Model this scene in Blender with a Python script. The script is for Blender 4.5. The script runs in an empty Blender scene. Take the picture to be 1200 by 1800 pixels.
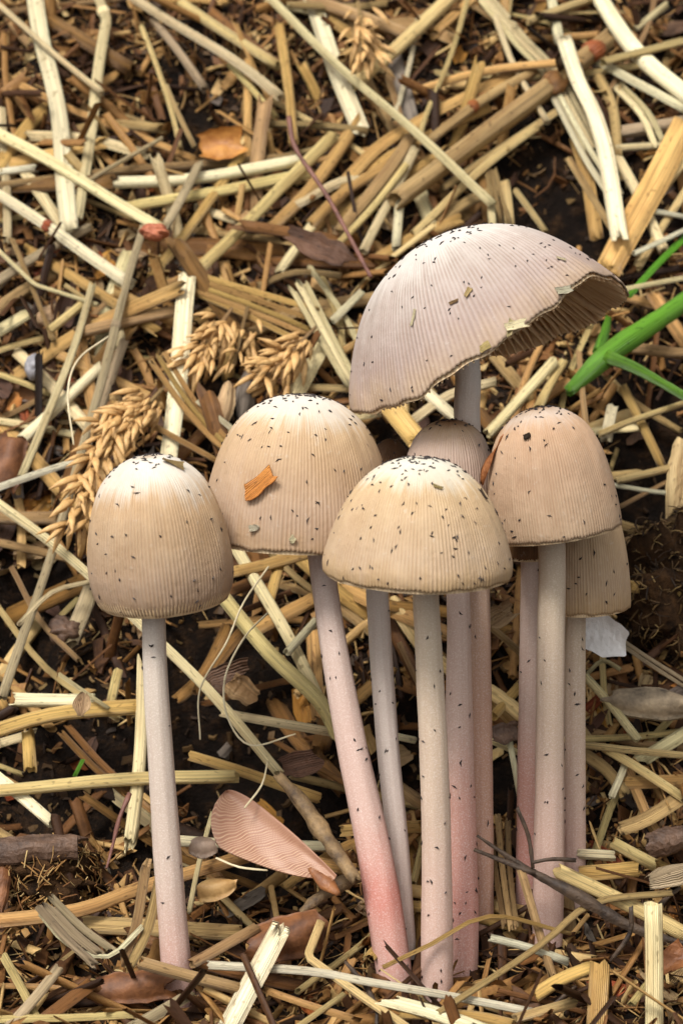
import bpy, math, random
import numpy as np
from mathutils import Vector
# ------------------------------------------------------------------ camera, sky, sun, exposure
U = 0.01                                   # authored in centimetres, built in metres
SC = bpy.context.scene
COL = SC.collection
PITCH = math.radians(11.0); DIST = 42.0
FWD = np.array([0, math.cos(PITCH), -math.sin(PITCH)])
UPV = np.array([0, math.sin(PITCH), math.cos(PITCH)])
CAM = -(FWD * DIST + UPV * -8.4)
cd = bpy.data.cameras.new('camera'); cam = bpy.data.objects.new('camera', cd); COL.objects.link(cam)
cam.location = Vector(CAM * U); cam.rotation_euler = (math.pi / 2 - PITCH, 0, 0)
cd.sensor_fit = 'VERTICAL'; cd.sensor_height = 36.0; cd.lens = 36.0 * DIST / 18.0
cd.clip_start = 0.01; cd.clip_end = 100.0
cd.dof.use_dof = True; cd.dof.focus_distance = (DIST + 0.6) * U; cd.dof.aperture_fstop = 30.0
SC.camera = cam
W = bpy.data.worlds.new('World'); SC.world = W; W.use_nodes = True
wn = W.node_tree.nodes; wl = W.node_tree.links
bg = wn['Background']; sky = wn.new('ShaderNodeTexSky'); sky.sky_type = 'NISHITA'; sky.sun_disc = False
SUN_EL, SUN_AZ = 55.0, 212.0               # azimuth clockwise from +Y: sun high behind the camera, a little left
sky.sun_elevation = math.radians(SUN_EL); sky.sun_rotation = math.radians(SUN_AZ)
sky.dust_density = 4.0; sky.air_density = 1.0
hs = wn.new('ShaderNodeHueSaturation'); hs.inputs['Saturation'].default_value = 0.04
wl.new(sky.outputs[0], hs.inputs['Color']); wl.new(hs.outputs[0], bg.inputs['Color'])
bg.inputs['Strength'].default_value = 0.09
sd = bpy.data.lights.new('sun', 'SUN'); so = bpy.data.objects.new('sun', sd); COL.objects.link(so)
sd.energy = 1.4; sd.angle = math.radians(16); sd.color = (1.0, 0.96, 0.9)
az, el = math.radians(SUN_AZ), math.radians(SUN_EL)
sdir = Vector((math.sin(az) * math.cos(el), math.cos(az) * math.cos(el), math.sin(el)))
so.rotation_euler = sdir.to_track_quat('Z', 'Y').to_euler()
vs = SC.view_settings; vs.view_transform = 'Standard'; vs.look = 'None'; vs.gamma = 1.0
vs.use_curve_mapping = False; vs.exposure = 1.05
SC.render.engine = 'CYCLES'; SC.cycles.max_bounces = 5; SC.cycles.diffuse_bounces = 3; SC.cycles.glossy_bounces = 2
R = random.Random(7); NR = np.random.default_rng(7)

# ------------------------------------------------------------------ pixels to points
def ray(px, py):
    return FWD * DIST + np.array([1.0, 0, 0]) * (px - 600) / 100.0 + UPV * (900 - py) / 100.0
def PY(px, py, y):                          # the point of that pixel's ray at world depth y
    d = ray(px, py); return CAM + d * ((y - CAM[1]) / d[1])
def kof(p):                                 # size factor at a point (1 = 100 px per cm)
    return float(np.dot(np.asarray(p) - CAM, FWD) / DIST)
def topx(P):
    q = np.asarray(P) - CAM; dz = q @ FWD
    return 600 + q[..., 0] / dz * DIST * 100, 900 - (q @ UPV) / dz * DIST * 100

# ------------------------------------------------------------------ noise and the ground
_perm = NR.random((64, 64))
def vn(x, y):
    xi = np.floor(x).astype(int); yi = np.floor(y).astype(int); fx = x - xi; fy = y - yi
    fx = fx * fx * (3 - 2 * fx); fy = fy * fy * (3 - 2 * fy)
    a = _perm[xi % 64, yi % 64]; b = _perm[(xi + 1) % 64, yi % 64]
    c = _perm[xi % 64, (yi + 1) % 64]; d = _perm[(xi + 1) % 64, (yi + 1) % 64]
    return (a + (b - a) * fx) * (1 - fy) + (c + (d - c) * fx) * fy - 0.5
def fbm(x, y, o=4, f=1.0):
    s = 0; a = 1.0
    for i in range(o):
        s = s + a * vn(x * f + 13.7 * i, y * f + 5.1 * i); f *= 2.03; a *= 0.5
    return s
def sp(v, w): return w * np.logaddexp(0, v / w)
def G0(x, y):                               # the heap without hollows
    x = np.asarray(x, float); y = np.asarray(y, float)
    z = 0.02 * y + 0.25 * sp(y, .4) + 0.85 * sp(y - 3.0, .6) - 1.08 * sp(y - 21.0, 1.2)
    return z + 0.45 * vn(x * .28 + 3, y * .28) * np.clip(.4 + y * .15, 0, 1.4)
DENT = []                                   # (x, y, rx, ry, depth) filled from dark places
def G(x, y):
    z = G0(x, y) - 0.30
    for (cx, cy, rx, ry, h) in DENT:
        z = z - h * np.exp(-((x - cx) / rx) ** 2 - ((y - cy) / ry) ** 2)
    return z + 0.50 * fbm(x, y, 4, 0.9)
_T = np.arange(0.80, 2.2, 0.003)
def hit(px, py, f=G0):
    d = ray(px, py); Q = CAM + _T[:, None] * d
    below = Q[:, 2] < f(Q[:, 0], Q[:, 1])
    i = int(np.argmax(below)) if below.any() else len(_T) - 1
    return CAM + d * _T[i], _T[i]
for (px, py, rp, h) in [(50, 990, 80, 2.2), (420, 1190, 110, 2.6), (470, 1420, 60, 1.4), (330, 1130, 70, 2.0), (60, 1330, 80, 1.2),
        (180, 1300, 60, 1.4), (1010, 345, 70, 2.0), (900, 375, 60, 1.6), (1140, 740, 70, 2.4), (1130, 870, 60, 2.0), (860, 1290, 60, 1.6),
        (720, 1270, 60, 1.8), (560, 1330, 60, 1.6), (340, 150, 50, 1.2), (1170, 320, 50, 1.4), (700, 370, 40, 1.2), (390, 690, 60, 1.6),
        (120, 1690, 60, .6), (300, 1530, 60, .8), (690, 770, 60, 1.6), (1190, 60, 50, 1.2), (430, 740, 50, 1.4)]:
    p, t = hit(px, py); DENT.append((p[0], p[1], rp / 100 * t * 1.1, rp / 100 * t * 1.2, h))
def dentd(x, y): return sum(h * np.exp(-((x - cx) / rx) ** 2 - ((y - cy) / ry) ** 2) for (cx, cy, rx, ry, h) in DENT)
def gnormal(x, y, f=G0):
    e = .15; n = np.array([-(f(x + e, y) - f(x - e, y)) / (2 * e), -(f(x, y + e) - f(x, y - e)) / (2 * e), 1.0])
    return n / np.linalg.norm(n)

# ------------------------------------------------------------------ mesh and object helpers
def mesh(name, V, F, mat, uv=None, attrs=None, smooth=True):
    V = np.asarray(V, np.float32) * U; F = np.asarray(F, np.int32); k = F.shape[1]
    me = bpy.data.meshes.new(name); me.vertices.add(len(V)); me.vertices.foreach_set('co', V.ravel())
    me.loops.add(F.size); me.loops.foreach_set('vertex_index', F.ravel())
    me.polygons.add(len(F)); me.polygons.foreach_set('loop_start', np.arange(0, F.size, k, dtype=np.int32))
    me.polygons.foreach_set('loop_total', np.full(len(F), k, np.int32))
    if uv is not None:
        l = me.uv_layers.new(name='UVMap'); l.data.foreach_set('uv', np.asarray(uv, np.float32)[F.ravel()].ravel())
    for an, av in (attrs or {}).items():
        a = me.attributes.new(an, 'FLOAT', 'POINT'); a.data.foreach_set('value', np.asarray(av, np.float32))
    me.update(calc_edges=True); me.validate()
    me.polygons.foreach_set('use_smooth', np.full(len(me.polygons), smooth)); me.materials.append(mat)
    return me
def link(name, me, parent=None, loc=(0, 0, 0)):
    o = bpy.data.objects.new(name, me); COL.objects.link(o); o.location = Vector(np.asarray(loc, float) * U)
    if parent is not None: o.parent = parent
    return o
def tag(o, label=None, cat=None, group=None, kind=None):
    for k, v in (('label', label), ('category', cat), ('group', group), ('kind', kind)):
        if v: o[k] = v
    return o
def grid_faces(n, m, flip=False):           # n rings of m verts, open both ways
    i = np.arange(n - 1)[:, None] * m; j = np.arange(m - 1)[None, :]
    a = (i + j).ravel(); f = np.stack([a, a + 1, a + m + 1, a + m], 1)
    return f[:, ::-1] if flip else f
def nrm(v): return v / (np.linalg.norm(v) + 1e-12)
def smooth_path(P, step=.35):
    P = np.asarray(P, float)
    if len(P) == 2:
        n = max(3, int(np.linalg.norm(P[1] - P[0]) / step)); t = np.linspace(0, 1, n)[:, None]; return P[0] + (P[1] - P[0]) * t
    Q = np.vstack([2 * P[0] - P[1], P, 2 * P[-1] - P[-2]]); out = []
    for i in range(1, len(Q) - 2):
        n = max(3, int(np.linalg.norm(Q[i + 1] - Q[i]) / step)); t = np.linspace(0, 1, n, endpoint=False)[:, None]
        a, b, c, d = Q[i - 1], Q[i], Q[i + 1], Q[i + 2]
        out.append(.5 * (2 * b + (c - a) * t + (2 * a - 5 * b + 4 * c - d) * t ** 2 + (3 * b - a - 3 * c + d) * t ** 3))
    out.append(P[-1:]); return np.vstack(out)
def sharp_path(P, step=.35):
    P = np.asarray(P, float); out = []
    for a, b in zip(P[:-1], P[1:]):
        L = np.linalg.norm(b - a); n = max(3, int(L / step)); t = np.linspace(0, 1, n, endpoint=False)
        if len(P) > 2: t = np.concatenate([[min(.12, .08 / L)], t[1:], [1 - min(.12, .08 / L)]])
        out.append(a + (b - a) * t[:, None])
    out[0][0] = P[0]; out.append(P[-1:]); return np.vstack(out)
def frames(P, up):
    T = np.gradient(P, axis=0); T /= np.linalg.norm(T, axis=1)[:, None] + 1e-12
    up = np.asarray(up, float); S = np.cross(T, up); S /= np.linalg.norm(S, axis=1)[:, None] + 1e-9
    N = np.cross(S, T); return T, S, N
def sweep(P, rad, seg=10, ratio=1.0, up=(0, -.7, .7), hollow=True, jag=.6, lump=.05, rng=R, twist=0.0, curl=0.0):
    """tube or strap along P; returns V, F, uv.  ratio < 1 flattens it, curl folds a strap along its length"""
    P = np.asarray(P, float); n = len(P); rad = np.broadcast_to(np.asarray(rad, float), (n,))
    T, S, N = frames(P, up); th = np.linspace(0, 2 * np.pi, seg + 1)
    prof = 1 + sum(lump * rng.uniform(.3, 1) / (1 + .25 * k) * np.cos((k + 2) * th + rng.uniform(0, 6)) for k in range(5)); prof[-1] = prof[0]
    L = np.concatenate([[0], np.cumsum(np.linalg.norm(np.diff(P, axis=0), axis=1))]); v0 = rng.uniform(0, 50)
    def ring(i, s, off=0.0, jg=None):
        a = th + twist * L[i] ; c, d = np.cos(th), np.sin(th)
        e = np.sign(c) * np.abs(c) ** (1 if ratio > .5 else .8)
        x = e * rad[i] * s * prof; y = d * rad[i] * s * prof * ratio
        if ratio < .5: y = y + curl * rad[i] * (c * c) * 1.0
        if twist: ct, st = math.cos(twist * L[i]), math.sin(twist * L[i]); x, y = x * ct - y * st, x * st + y * ct
        o = P[i] + S[i] * x[:, None] + N[i] * y[:, None] + T[i] * off
        if jg is not None: o = o + T[i] * jg[:, None]
        return o
    rings = []; vv = []
    def jg(r):
        j = np.array([rng.uniform(-1, 1) for _ in range(seg)]); j = (j + .6 * np.roll(j, 1)) * r * jag; return np.append(j, j[0])
    j0, j1 = jg(rad[0]), jg(rad[-1]); dep = min(.5, L[-1] * .2)
    sIn = .74 if hollow else .3
    rings += [ring(0, .02, dep if hollow else .02), ring(0, sIn, dep if hollow else .01), ring(0, sIn + .1, 0, j0), ring(0, 1, 0, j0)]
    vv += [dep + .1, dep, 0, 0]
    for i in range(1, n - 1): rings.append(ring(i, 1)); vv.append(L[i])
    rings += [ring(n - 1, 1, 0, j1), ring(n - 1, sIn + .1, 0, j1), ring(n - 1, sIn, -dep if hollow else -.01), ring(n - 1, .02, -dep if hollow else -.02)]
    vv += [L[-1], L[-1], L[-1] - dep, L[-1] - dep - .1]
    V = np.vstack(rings); uv = np.stack([np.tile(th / (2 * np.pi), len(rings)), np.repeat(np.array(vv) + v0, seg + 1)], 1)
    return V, grid_faces(len(rings), seg + 1), uv

# ------------------------------------------------------------------ materials
MATS = {}
class NT:
    def __init__(s, name):
        s.m = bpy.data.materials.new(name); s.m.use_nodes = True; s.t = s.m.node_tree
        s.b = s.t.nodes['Principled BSDF']; s.o = s.t.nodes['Material Output']
    def n(s, typ, **kw):
        nd = s.t.nodes.new('ShaderNode' + typ)
        for k, v in kw.items(): setattr(nd, k, v)
        return nd
    def l(s, a, b): s.t.links.new(a, b)
    def math(s, op, a, b=None, c=None):
        nd = s.n('Math', operation=op)
        for i, v in enumerate((a, b, c)):
            if v is None: continue
            if isinstance(v, (int, float)): nd.inputs[i].default_value = v
            else: s.l(v, nd.inputs[i])
        return nd.outputs[0]
    def ramp(s, f, stops, interp='LINEAR'):
        nd = s.n('ValToRGB'); cr = nd.color_ramp; cr.interpolation = interp
        while len(cr.elements) < len(stops): cr.elements.new(.5)
        for e, (p, c) in zip(cr.elements, stops): e.position = p; e.color = (*c, 1) if len(c) == 3 else c
        s.l(f, nd.inputs[0]); return nd.outputs[0]
    def mix(s, f, a, b, mode='MIX'):
        nd = s.n('Mix', data_type='RGBA', blend_type=mode)
        for sock, v in ((nd.inputs[0], f), (nd.inputs[6], a), (nd.inputs[7], b)):
            if isinstance(v, (int, float)): sock.default_value = v
            elif isinstance(v, tuple): sock.default_value = (*v, 1)
            else: s.l(v, sock)
        return nd.outputs[2]
    def noise(s, vec, scale, detail=3, rough=.55, w=None):
        nd = s.n('TexNoise', noise_dimensions='3D')
        if w is not None:
            cx = s.n('CombineXYZ'); s.l(w, cx.inputs[2]); va = s.n('VectorMath', operation='ADD'); s.l(vec, va.inputs[0]); s.l(cx.outputs[0], va.inputs[1]); vec = va.outputs[0]
        nd.inputs['Scale'].default_value = scale; nd.inputs['Detail'].default_value = detail; nd.inputs['Roughness'].default_value = rough
        s.l(vec, nd.inputs['Vector'])
        return nd.outputs[0]
    def mapping(s, vec, scale):
        nd = s.n('Mapping'); nd.inputs['Scale'].default_value = scale; s.l(vec, nd.inputs[0]); return nd.outputs[0]
    def bump(s, h, dist, strength=1.0, prev=None):
        nd = s.n('Bump'); nd.inputs['Distance'].default_value = dist; nd.inputs['Strength'].default_value = strength
        s.l(h, nd.inputs['Height'])
        if prev is not None: s.l(prev, nd.inputs['Normal'])
        return nd.outputs[0]
def lin(r, g, b):                           # sRGB bytes to linear
    f = lambda c: ((c / 255 + .055) / 1.055) ** 2.4 if c > 10 else c / 255 / 12.92
    return (f(r), f(g), f(b))
def sc(c, k): return tuple(min(1, x * k) for x in c)
def straw_mat(name, base, stain, amount=.5, rough=.42, ribs=11):
    t = NT(name); uv = t.n('UVMap').outputs[0]; oi = t.n('ObjectInfo'); rnd = oi.outputs['Random']
    w = t.math('MULTIPLY', rnd, 37.0)
    streak = t.noise(t.mapping(uv, (ribs * 2.2, .35, 1)), 1.0, 2, .65, w)
    fine = t.noise(t.mapping(uv, (ribs * 6, .8, 1)), 1.0, 1, .6, w)
    blot = t.noise(t.mapping(uv, (2.4, .55, 1)), 1.0, 4, .62, w)
    spots = t.noise(t.mapping(uv, (14, 7, 1)), 1.0, 0, .5, w)
    c = t.ramp(streak, [(.28, sc(base, .50)), (.48, base), (.75, sc(base, 1.25))])
    c = t.mix(t.ramp(blot, [(.5 - .12 * amount, (0, 0, 0)), (.82 - .12 * amount, (amount,) * 3)]), c, stain)
    c = t.mix(t.ramp(spots, [(.70, (0, 0, 0)), (.80, (.55, .55, .55))]), c, sc(stain, .45))
    hv = t.n('HueSaturation'); hv.inputs['Saturation'].default_value = 1.02
    t.l(t.math('ADD', .487, t.math('MULTIPLY', rnd, .020)), hv.inputs['Hue'])
    t.l(t.math('ADD', .78, t.math('MULTIPLY', t.math('FRACT', t.math('MULTIPLY', rnd, 7.31)), .42)), hv.inputs['Value'])
    t.l(c, hv.inputs['Color']); t.l(hv.outputs[0], t.b.inputs['Base Color'])
    t.b.inputs['Roughness'].default_value = rough; t.b.inputs['Specular IOR Level'].default_value = .3
    wv = t.n('TexWave', wave_type='BANDS', bands_direction='X'); wv.inputs['Scale'].default_value = ribs * .32
    wv.inputs['Distortion'].default_value = 1.5; wv.inputs['Detail'].default_value = 2; t.l(t.mapping(uv, (3.14, .12, 1)), wv.inputs['Vector'])
    h = t.math('ADD', t.math('MULTIPLY', wv.outputs['Fac'], .5), t.math('ADD', t.math('MULTIPLY', fine, .6), t.math('MULTIPLY', blot, .5)))
    t.l(t.bump(h, .0003, .9), t.b.inputs['Normal'])
    MATS[name] = t.m
ST = lin(150, 105, 60)
straw_mat('cream', lin(240, 226, 184), lin(200, 170, 118), .35)
straw_mat('pale', lin(230, 212, 162), lin(186, 152, 98), .5)
straw_mat('yellow', lin(214, 190, 130), lin(168, 130, 76), .55)
straw_mat('gold', lin(198, 160, 98), lin(146, 102, 54), .6)
straw_mat('tan', lin(178, 148, 100), lin(118, 84, 48), .7, .5)
straw_mat('brown', lin(138, 100, 54), lin(84, 56, 28), .8, .5)
straw_mat('grey', lin(180, 160, 126), lin(116, 98, 66), .6, .5)
straw_mat('dark', lin(74, 58, 44), lin(40, 28, 20), .8, .6)
straw_mat('white', lin(236, 226, 194), lin(194, 170, 122), .3)
straw_mat('rust', lin(150, 84, 46), lin(84, 44, 24), .7, .5, 6)
straw_mat('orange', lin(196, 140, 70), lin(140, 84, 36), .6, .5, 6)
straw_mat('chip', lin(190, 164, 122), lin(120, 84, 50), .8, .6, 7)
straw_mat('chipdark', lin(98, 72, 54), lin(52, 36, 28), .8, .6, 7)
straw_mat('chipgrey', lin(128, 116, 104), lin(80, 66, 56), .7, .6, 7)
straw_mat('green', lin(84, 134, 36), lin(58, 100, 26), .6, .38, 9)
def litter_mat(name, stops, rough=.6):
    t = NT(name); a = t.n('Attribute', attribute_name='tint').outputs['Fac']; uv = t.n('UVMap').outputs[0]
    no = t.noise(t.n('TexCoord').outputs['Object'], 900, 4, .65)
    st = t.noise(t.mapping(uv, (9, 1.2, 1)), 1.0, 3, .6)
    f = t.math('ADD', a, t.math('MULTIPLY', t.math('SUBTRACT', no, .5), .25))
    c = t.ramp(f, stops); c = t.mix(.55, c, t.ramp(st, [(.3, (.35, .33, .3)), (.7, (1, 1, 1))]), 'MULTIPLY')
    t.l(c, t.b.inputs['Base Color']); t.b.inputs['Roughness'].default_value = rough; t.b.inputs['Specular IOR Level'].default_value = .22
    t.l(t.bump(t.math('ADD', st, no), .0002, .7), t.b.inputs['Normal']); MATS[name] = t.m
litter_mat('litter', [(0, lin(26, 16, 10)), (.3, lin(70, 44, 25)), (.5, lin(120, 80, 44)), (.68, lin(164, 122, 70)), (.85, lin(204, 168, 110)), (1, lin(222, 198, 142))])
litter_mat('duff', [(0, lin(30, 22, 16)), (.4, lin(64, 46, 30)), (.7, lin(110, 84, 52)), (1, lin(170, 142, 92))])
def soil_mat():
    t = NT('compost'); ob = t.n('TexCoord').outputs['Object']
    a = t.noise(ob, 260, 6, .65); b = t.noise(ob, 1500, 4, .6); st = t.noise(t.mapping(ob, (1, .4, 2.4)), 700, 4, .6)
    c = t.ramp(t.math('ADD', t.math('MULTIPLY', a, .7), t.math('MULTIPLY', st, .3)), [(.32, lin(12, 8, 6)), (.5, lin(26, 18, 12)), (.62, lin(50, 34, 20)), (.75, lin(92, 66, 38))])
    t.l(c, t.b.inputs['Base Color']); t.b.inputs['Roughness'].default_value = .85; t.b.inputs['Specular IOR Level'].default_value = .12
    t.l(t.bump(t.math('ADD', a, t.math('MULTIPLY', b, .5)), .0016, .9), t.b.inputs['Normal']); MATS['compost'] = t.m
soil_mat()
CAPK, STEMK = .76, .92
def dim(c, k=None, sat=1.0):
    k = k or CAPK; g = sum(c) / 3; return tuple((g + (x - g) * sat) * k for x in c)
def cap_mat(name, stops, groove, gmix=.5, apex=None):
    t = NT(name); uv = t.n('UVMap').outputs[0]; sx = t.n('SeparateXYZ'); t.l(uv, sx.inputs[0])
    ob = t.n('TexCoord').outputs['Object']
    blot = t.noise(ob, 90, 4, .6); fine = t.noise(ob, 900, 3, .6)
    ray_ = t.noise(t.mapping(uv, (70, 1.2, 1)), 1, 3, .6)
    v = t.math('ADD', sx.outputs[1], t.math('ADD', t.math('MULTIPLY', t.math('SUBTRACT', blot, .5), .3), t.math('MULTIPLY', t.math('SUBTRACT', ray_, .5), .3)))
    c = t.ramp(v, [(q, dim(k)) for q, k in stops])
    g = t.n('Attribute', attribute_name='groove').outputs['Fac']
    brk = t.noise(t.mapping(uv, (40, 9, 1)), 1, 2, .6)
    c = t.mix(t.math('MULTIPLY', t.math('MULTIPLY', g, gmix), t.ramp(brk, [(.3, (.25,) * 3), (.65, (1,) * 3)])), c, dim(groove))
    c = t.mix(.35, c, t.ramp(blot, [(.3, (.66, .57, .50)), (.62, (1, 1, 1))]), 'MULTIPLY')
    c = t.mix(t.ramp(fine, [(.62, (0, 0, 0)), (.8, (.3, .3, .3))]), c, dim(lin(232, 224, 212)))
    t.l(c, t.b.inputs['Base Color']); t.b.inputs['Roughness'].default_value = .62; t.b.inputs['Specular IOR Level'].default_value = .3
    t.l(t.bump(t.math('ADD', t.math('MULTIPLY', fine, .5), t.math('MULTIPLY', blot, 2.0)), .0004, .6), t.b.inputs['Normal']); MATS[name] = t.m
def stem_mat(name, stops):
    t = NT(name); uv = t.n('UVMap').outputs[0]; sx = t.n('SeparateXYZ'); t.l(uv, sx.inputs[0])
    ob = t.n('TexCoord').outputs['Object']
    blot = t.noise(t.mapping(ob, (1, 1, .35)), 160, 4, .6); grain = t.noise(ob, 4200, 2, .6)
    stre = t.noise(t.mapping(uv, (22, 2.5, 1)), 1, 3, .6)
    v = t.math('ADD', sx.outputs[1], t.math('MULTIPLY', t.math('SUBTRACT', blot, .5), .22))
    c = t.ramp(v, [(q, dim(k, STEMK, 1.0)) for q, k in stops])
    c = t.mix(.35, c, t.ramp(stre, [(.3, (.84, .74, .70)), (.6, (1, 1, 1))]), 'MULTIPLY')
    c = t.mix(t.ramp(grain, [(.5, (0, 0, 0)), (.72, (.38, .38, .38))]), c, dim(lin(246, 238, 232), 1.0))
    t.l(c, t.b.inputs['Base Color']); t.b.inputs['Roughness'].default_value = .55; t.b.inputs['Specular IOR Level'].default_value = .3
    t.l(t.bump(t.math('ADD', t.math('MULTIPLY', grain, 1.0), t.math('ADD', blot, t.math('MULTIPLY', stre, .5))), .00017, .6), t.b.inputs['Normal']); MATS[name] = t.m
def plain_mat(name, c1, c2, scale=300, rough=.6, bump=.0003, spec=.4):
    t = NT(name); ob = t.n('TexCoord').outputs['Object']; a = t.noise(ob, scale, 5, .65); b = t.noise(ob, scale * 6, 3, .6)
    t.l(t.ramp(a, [(.32, c1), (.68, c2)]), t.b.inputs['Base Color']); t.b.inputs['Roughness'].default_value = rough
    t.b.inputs['Specular IOR Level'].default_value = spec
    t.l(t.bump(t.math('ADD', a, t.math('MULTIPLY', b, .4)), bump, .8), t.b.inputs['Normal']); MATS[name] = t.m
cap_mat('cap_egg', [(0, lin(196, 170, 140)), (.07, lin(232, 218, 198)), (.16, lin(240, 232, 218)), (.40, lin(238, 226, 208)), (.54, lin(214, 180, 140)), (.7, lin(204, 174, 140)), (.88, lin(196, 168, 142)), (1, lin(192, 160, 128))], lin(158, 118, 80), .42)
cap_mat('cap_tan', [(0, lin(206, 184, 156)), (.08, lin(240, 230, 214)), (.16, lin(240, 232, 218)), (.34, lin(236, 222, 202)), (.47, lin(214, 182, 142)), (.62, lin(208, 176, 140)), (.85, lin(204, 176, 150)), (1, lin(198, 166, 132))], lin(158, 118, 80), .42)
cap_mat('cap_yellow', [(0, lin(206, 190, 164)), (.08, lin(240, 232, 212)), (.16, lin(240, 234, 216)), (.32, lin(236, 224, 200)), (.45, lin(216, 186, 144)), (.62, lin(212, 182, 144)), (.85, lin(212, 184, 152)), (1, lin(208, 176, 134))], lin(164, 124, 84), .42)
cap_mat('cap_grey', [(0, lin(200, 182, 160)), (.08, lin(234, 226, 216)), (.32, lin(234, 226, 216)), (.5, lin(204, 190, 180)), (.8, lin(188, 168, 158)), (1, lin(192, 166, 140))], lin(148, 118, 98), .55)
cap_mat('cap_umber', [(0, lin(120, 82, 52)), (.12, lin(150, 112, 78)), (.3, lin(200, 172, 140)), (.5, lin(206, 182, 164)), (.8, lin(198, 172, 156)), (1, lin(180, 140, 104))], lin(160, 120, 92), .3)
cap_mat('cap_rosy', [(0, lin(150, 112, 80)), (.1, lin(196, 164, 134)), (.25, lin(218, 198, 180)), (.42, lin(208, 172, 138)), (.65, lin(204, 172, 142)), (1, lin(200, 172, 142))], lin(164, 124, 90))
cap_mat('cap_brown', [(0, lin(90, 64, 44)), (.4, lin(122, 88, 58)), (1, lin(140, 100, 62))], lin(84, 56, 34))
CAPK = .95
cap_mat('gill', [(0, lin(206, 164, 120)), (.5, lin(222, 184, 140)), (.9, lin(232, 200, 156)), (1, lin(240, 214, 172))], lin(160, 116, 80), .6)
PK = lin(206, 128, 120)
stem_mat('stem_grey', [(0, lin(206, 160, 146)), (.1, lin(204, 164, 150)), (.3, lin(206, 184, 168)), (.6, lin(210, 194, 178)), (1, lin(218, 206, 192))])
stem_mat('stem_pink', [(0, lin(208, 168, 156)), (.07, lin(206, 156, 142)), (.17, lin(208, 136, 122)), (.3, lin(212, 176, 162)), (.6, lin(216, 190, 176)), (1, lin(222, 206, 196))])
stem_mat('stem_rose', [(0, lin(208, 170, 156)), (.15, lin(208, 148, 134)), (.33, lin(208, 158, 142)), (.5, lin(212, 182, 166)), (1, lin(216, 194, 180))])
stem_mat('stem_cream', [(0, lin(208, 172, 158)), (.2, lin(210, 176, 160)), (.4, lin(210, 184, 162)), (.7, lin(212, 192, 166)), (1, lin(216, 200, 178))])
stem_mat('stem_blue', [(0, lin(214, 192, 178)), (.3, lin(220, 202, 190)), (1, lin(228, 218, 206))])
stem_mat('stem_warm', [(0, lin(202, 156, 132)), (.3, lin(210, 166, 142)), (.6, lin(212, 182, 158)), (.85, lin(224, 214, 204)), (1, lin(232, 226, 218))])
plain_mat('speck', lin(22, 16, 16), lin(52, 40, 40), 800, .5)
plain_mat('bark', lin(66, 38, 22), lin(134, 86, 50), 240, .6, .0003)
plain_mat('leaforange', lin(140, 84, 34), lin(196, 140, 70), 260, .5, .0003)
plain_mat('greyhusk', lin(120, 100, 84), lin(166, 142, 122), 300, .6, .0003)
plain_mat('bark_dark', lin(52, 36, 28), lin(110, 84, 66), 240, .6, .0008)
plain_mat('twig', lin(58, 42, 30), lin(150, 122, 84), 220, .65, .0008)
plain_mat('darktwig', lin(34, 26, 22), lin(88, 70, 54), 300, .6, .0006)
plain_mat('redtwig', lin(84, 50, 42), lin(130, 88, 74), 300, .55, .0004)
plain_mat('clod', lin(22, 15, 10), lin(72, 50, 30), 300, .9, .0012, .1)
plain_mat('paper', lin(244, 240, 236), lin(224, 218, 212), 240, .6, .0008)
plain_mat('driftwood', lin(44, 36, 32), lin(186, 164, 132), 110, .7, .0008)
plain_mat('lump', lin(140, 70, 46), lin(190, 118, 84), 300, .6, .0005)
plain_mat('stone', lin(120, 118, 122), lin(160, 156, 158), 300, .6, .0004)
plain_mat('hair', lin(190, 172, 134), lin(214, 200, 166), 300, .5, .0001)
plain_mat('husk', lin(168, 124, 70), lin(210, 170, 112), 260, .5, .0003)
plain_mat('leafbrown', lin(104, 62, 36), lin(156, 102, 60), 260, .5, .0004)
plain_mat('skin', lin(110, 60, 30), lin(176, 116, 68), 400, .5, .0004)

# ------------------------------------------------------------------ the compost heap
def axis(lo, hi, step, far):
    a = np.arange(lo, hi, step); g = []; d = step; x = hi
    while x < far: d *= 1.22; x += d; g.append(x)
    h = []; d = step; x = lo
    while x > -far: d *= 1.22; x -= d; h.append(x)
    return np.concatenate([h[::-1], a, g])
gx = axis(-11, 12, .085, 400); gy = axis(-7, 25, .085, 400)
X, Y = np.meshgrid(gx, gy); Z = G(X, Y)
Z = Z + .09 * fbm(X + 40, Y + 9, 3, 5.0)
gV = np.stack([X.ravel(), Y.ravel(), Z.ravel()], 1)
tag(link('ground', mesh('ground', gV, grid_faces(len(gy), len(gx)), MATS['compost'])), 'dark damp compost heap under the straw', None, None, 'structure')

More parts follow.
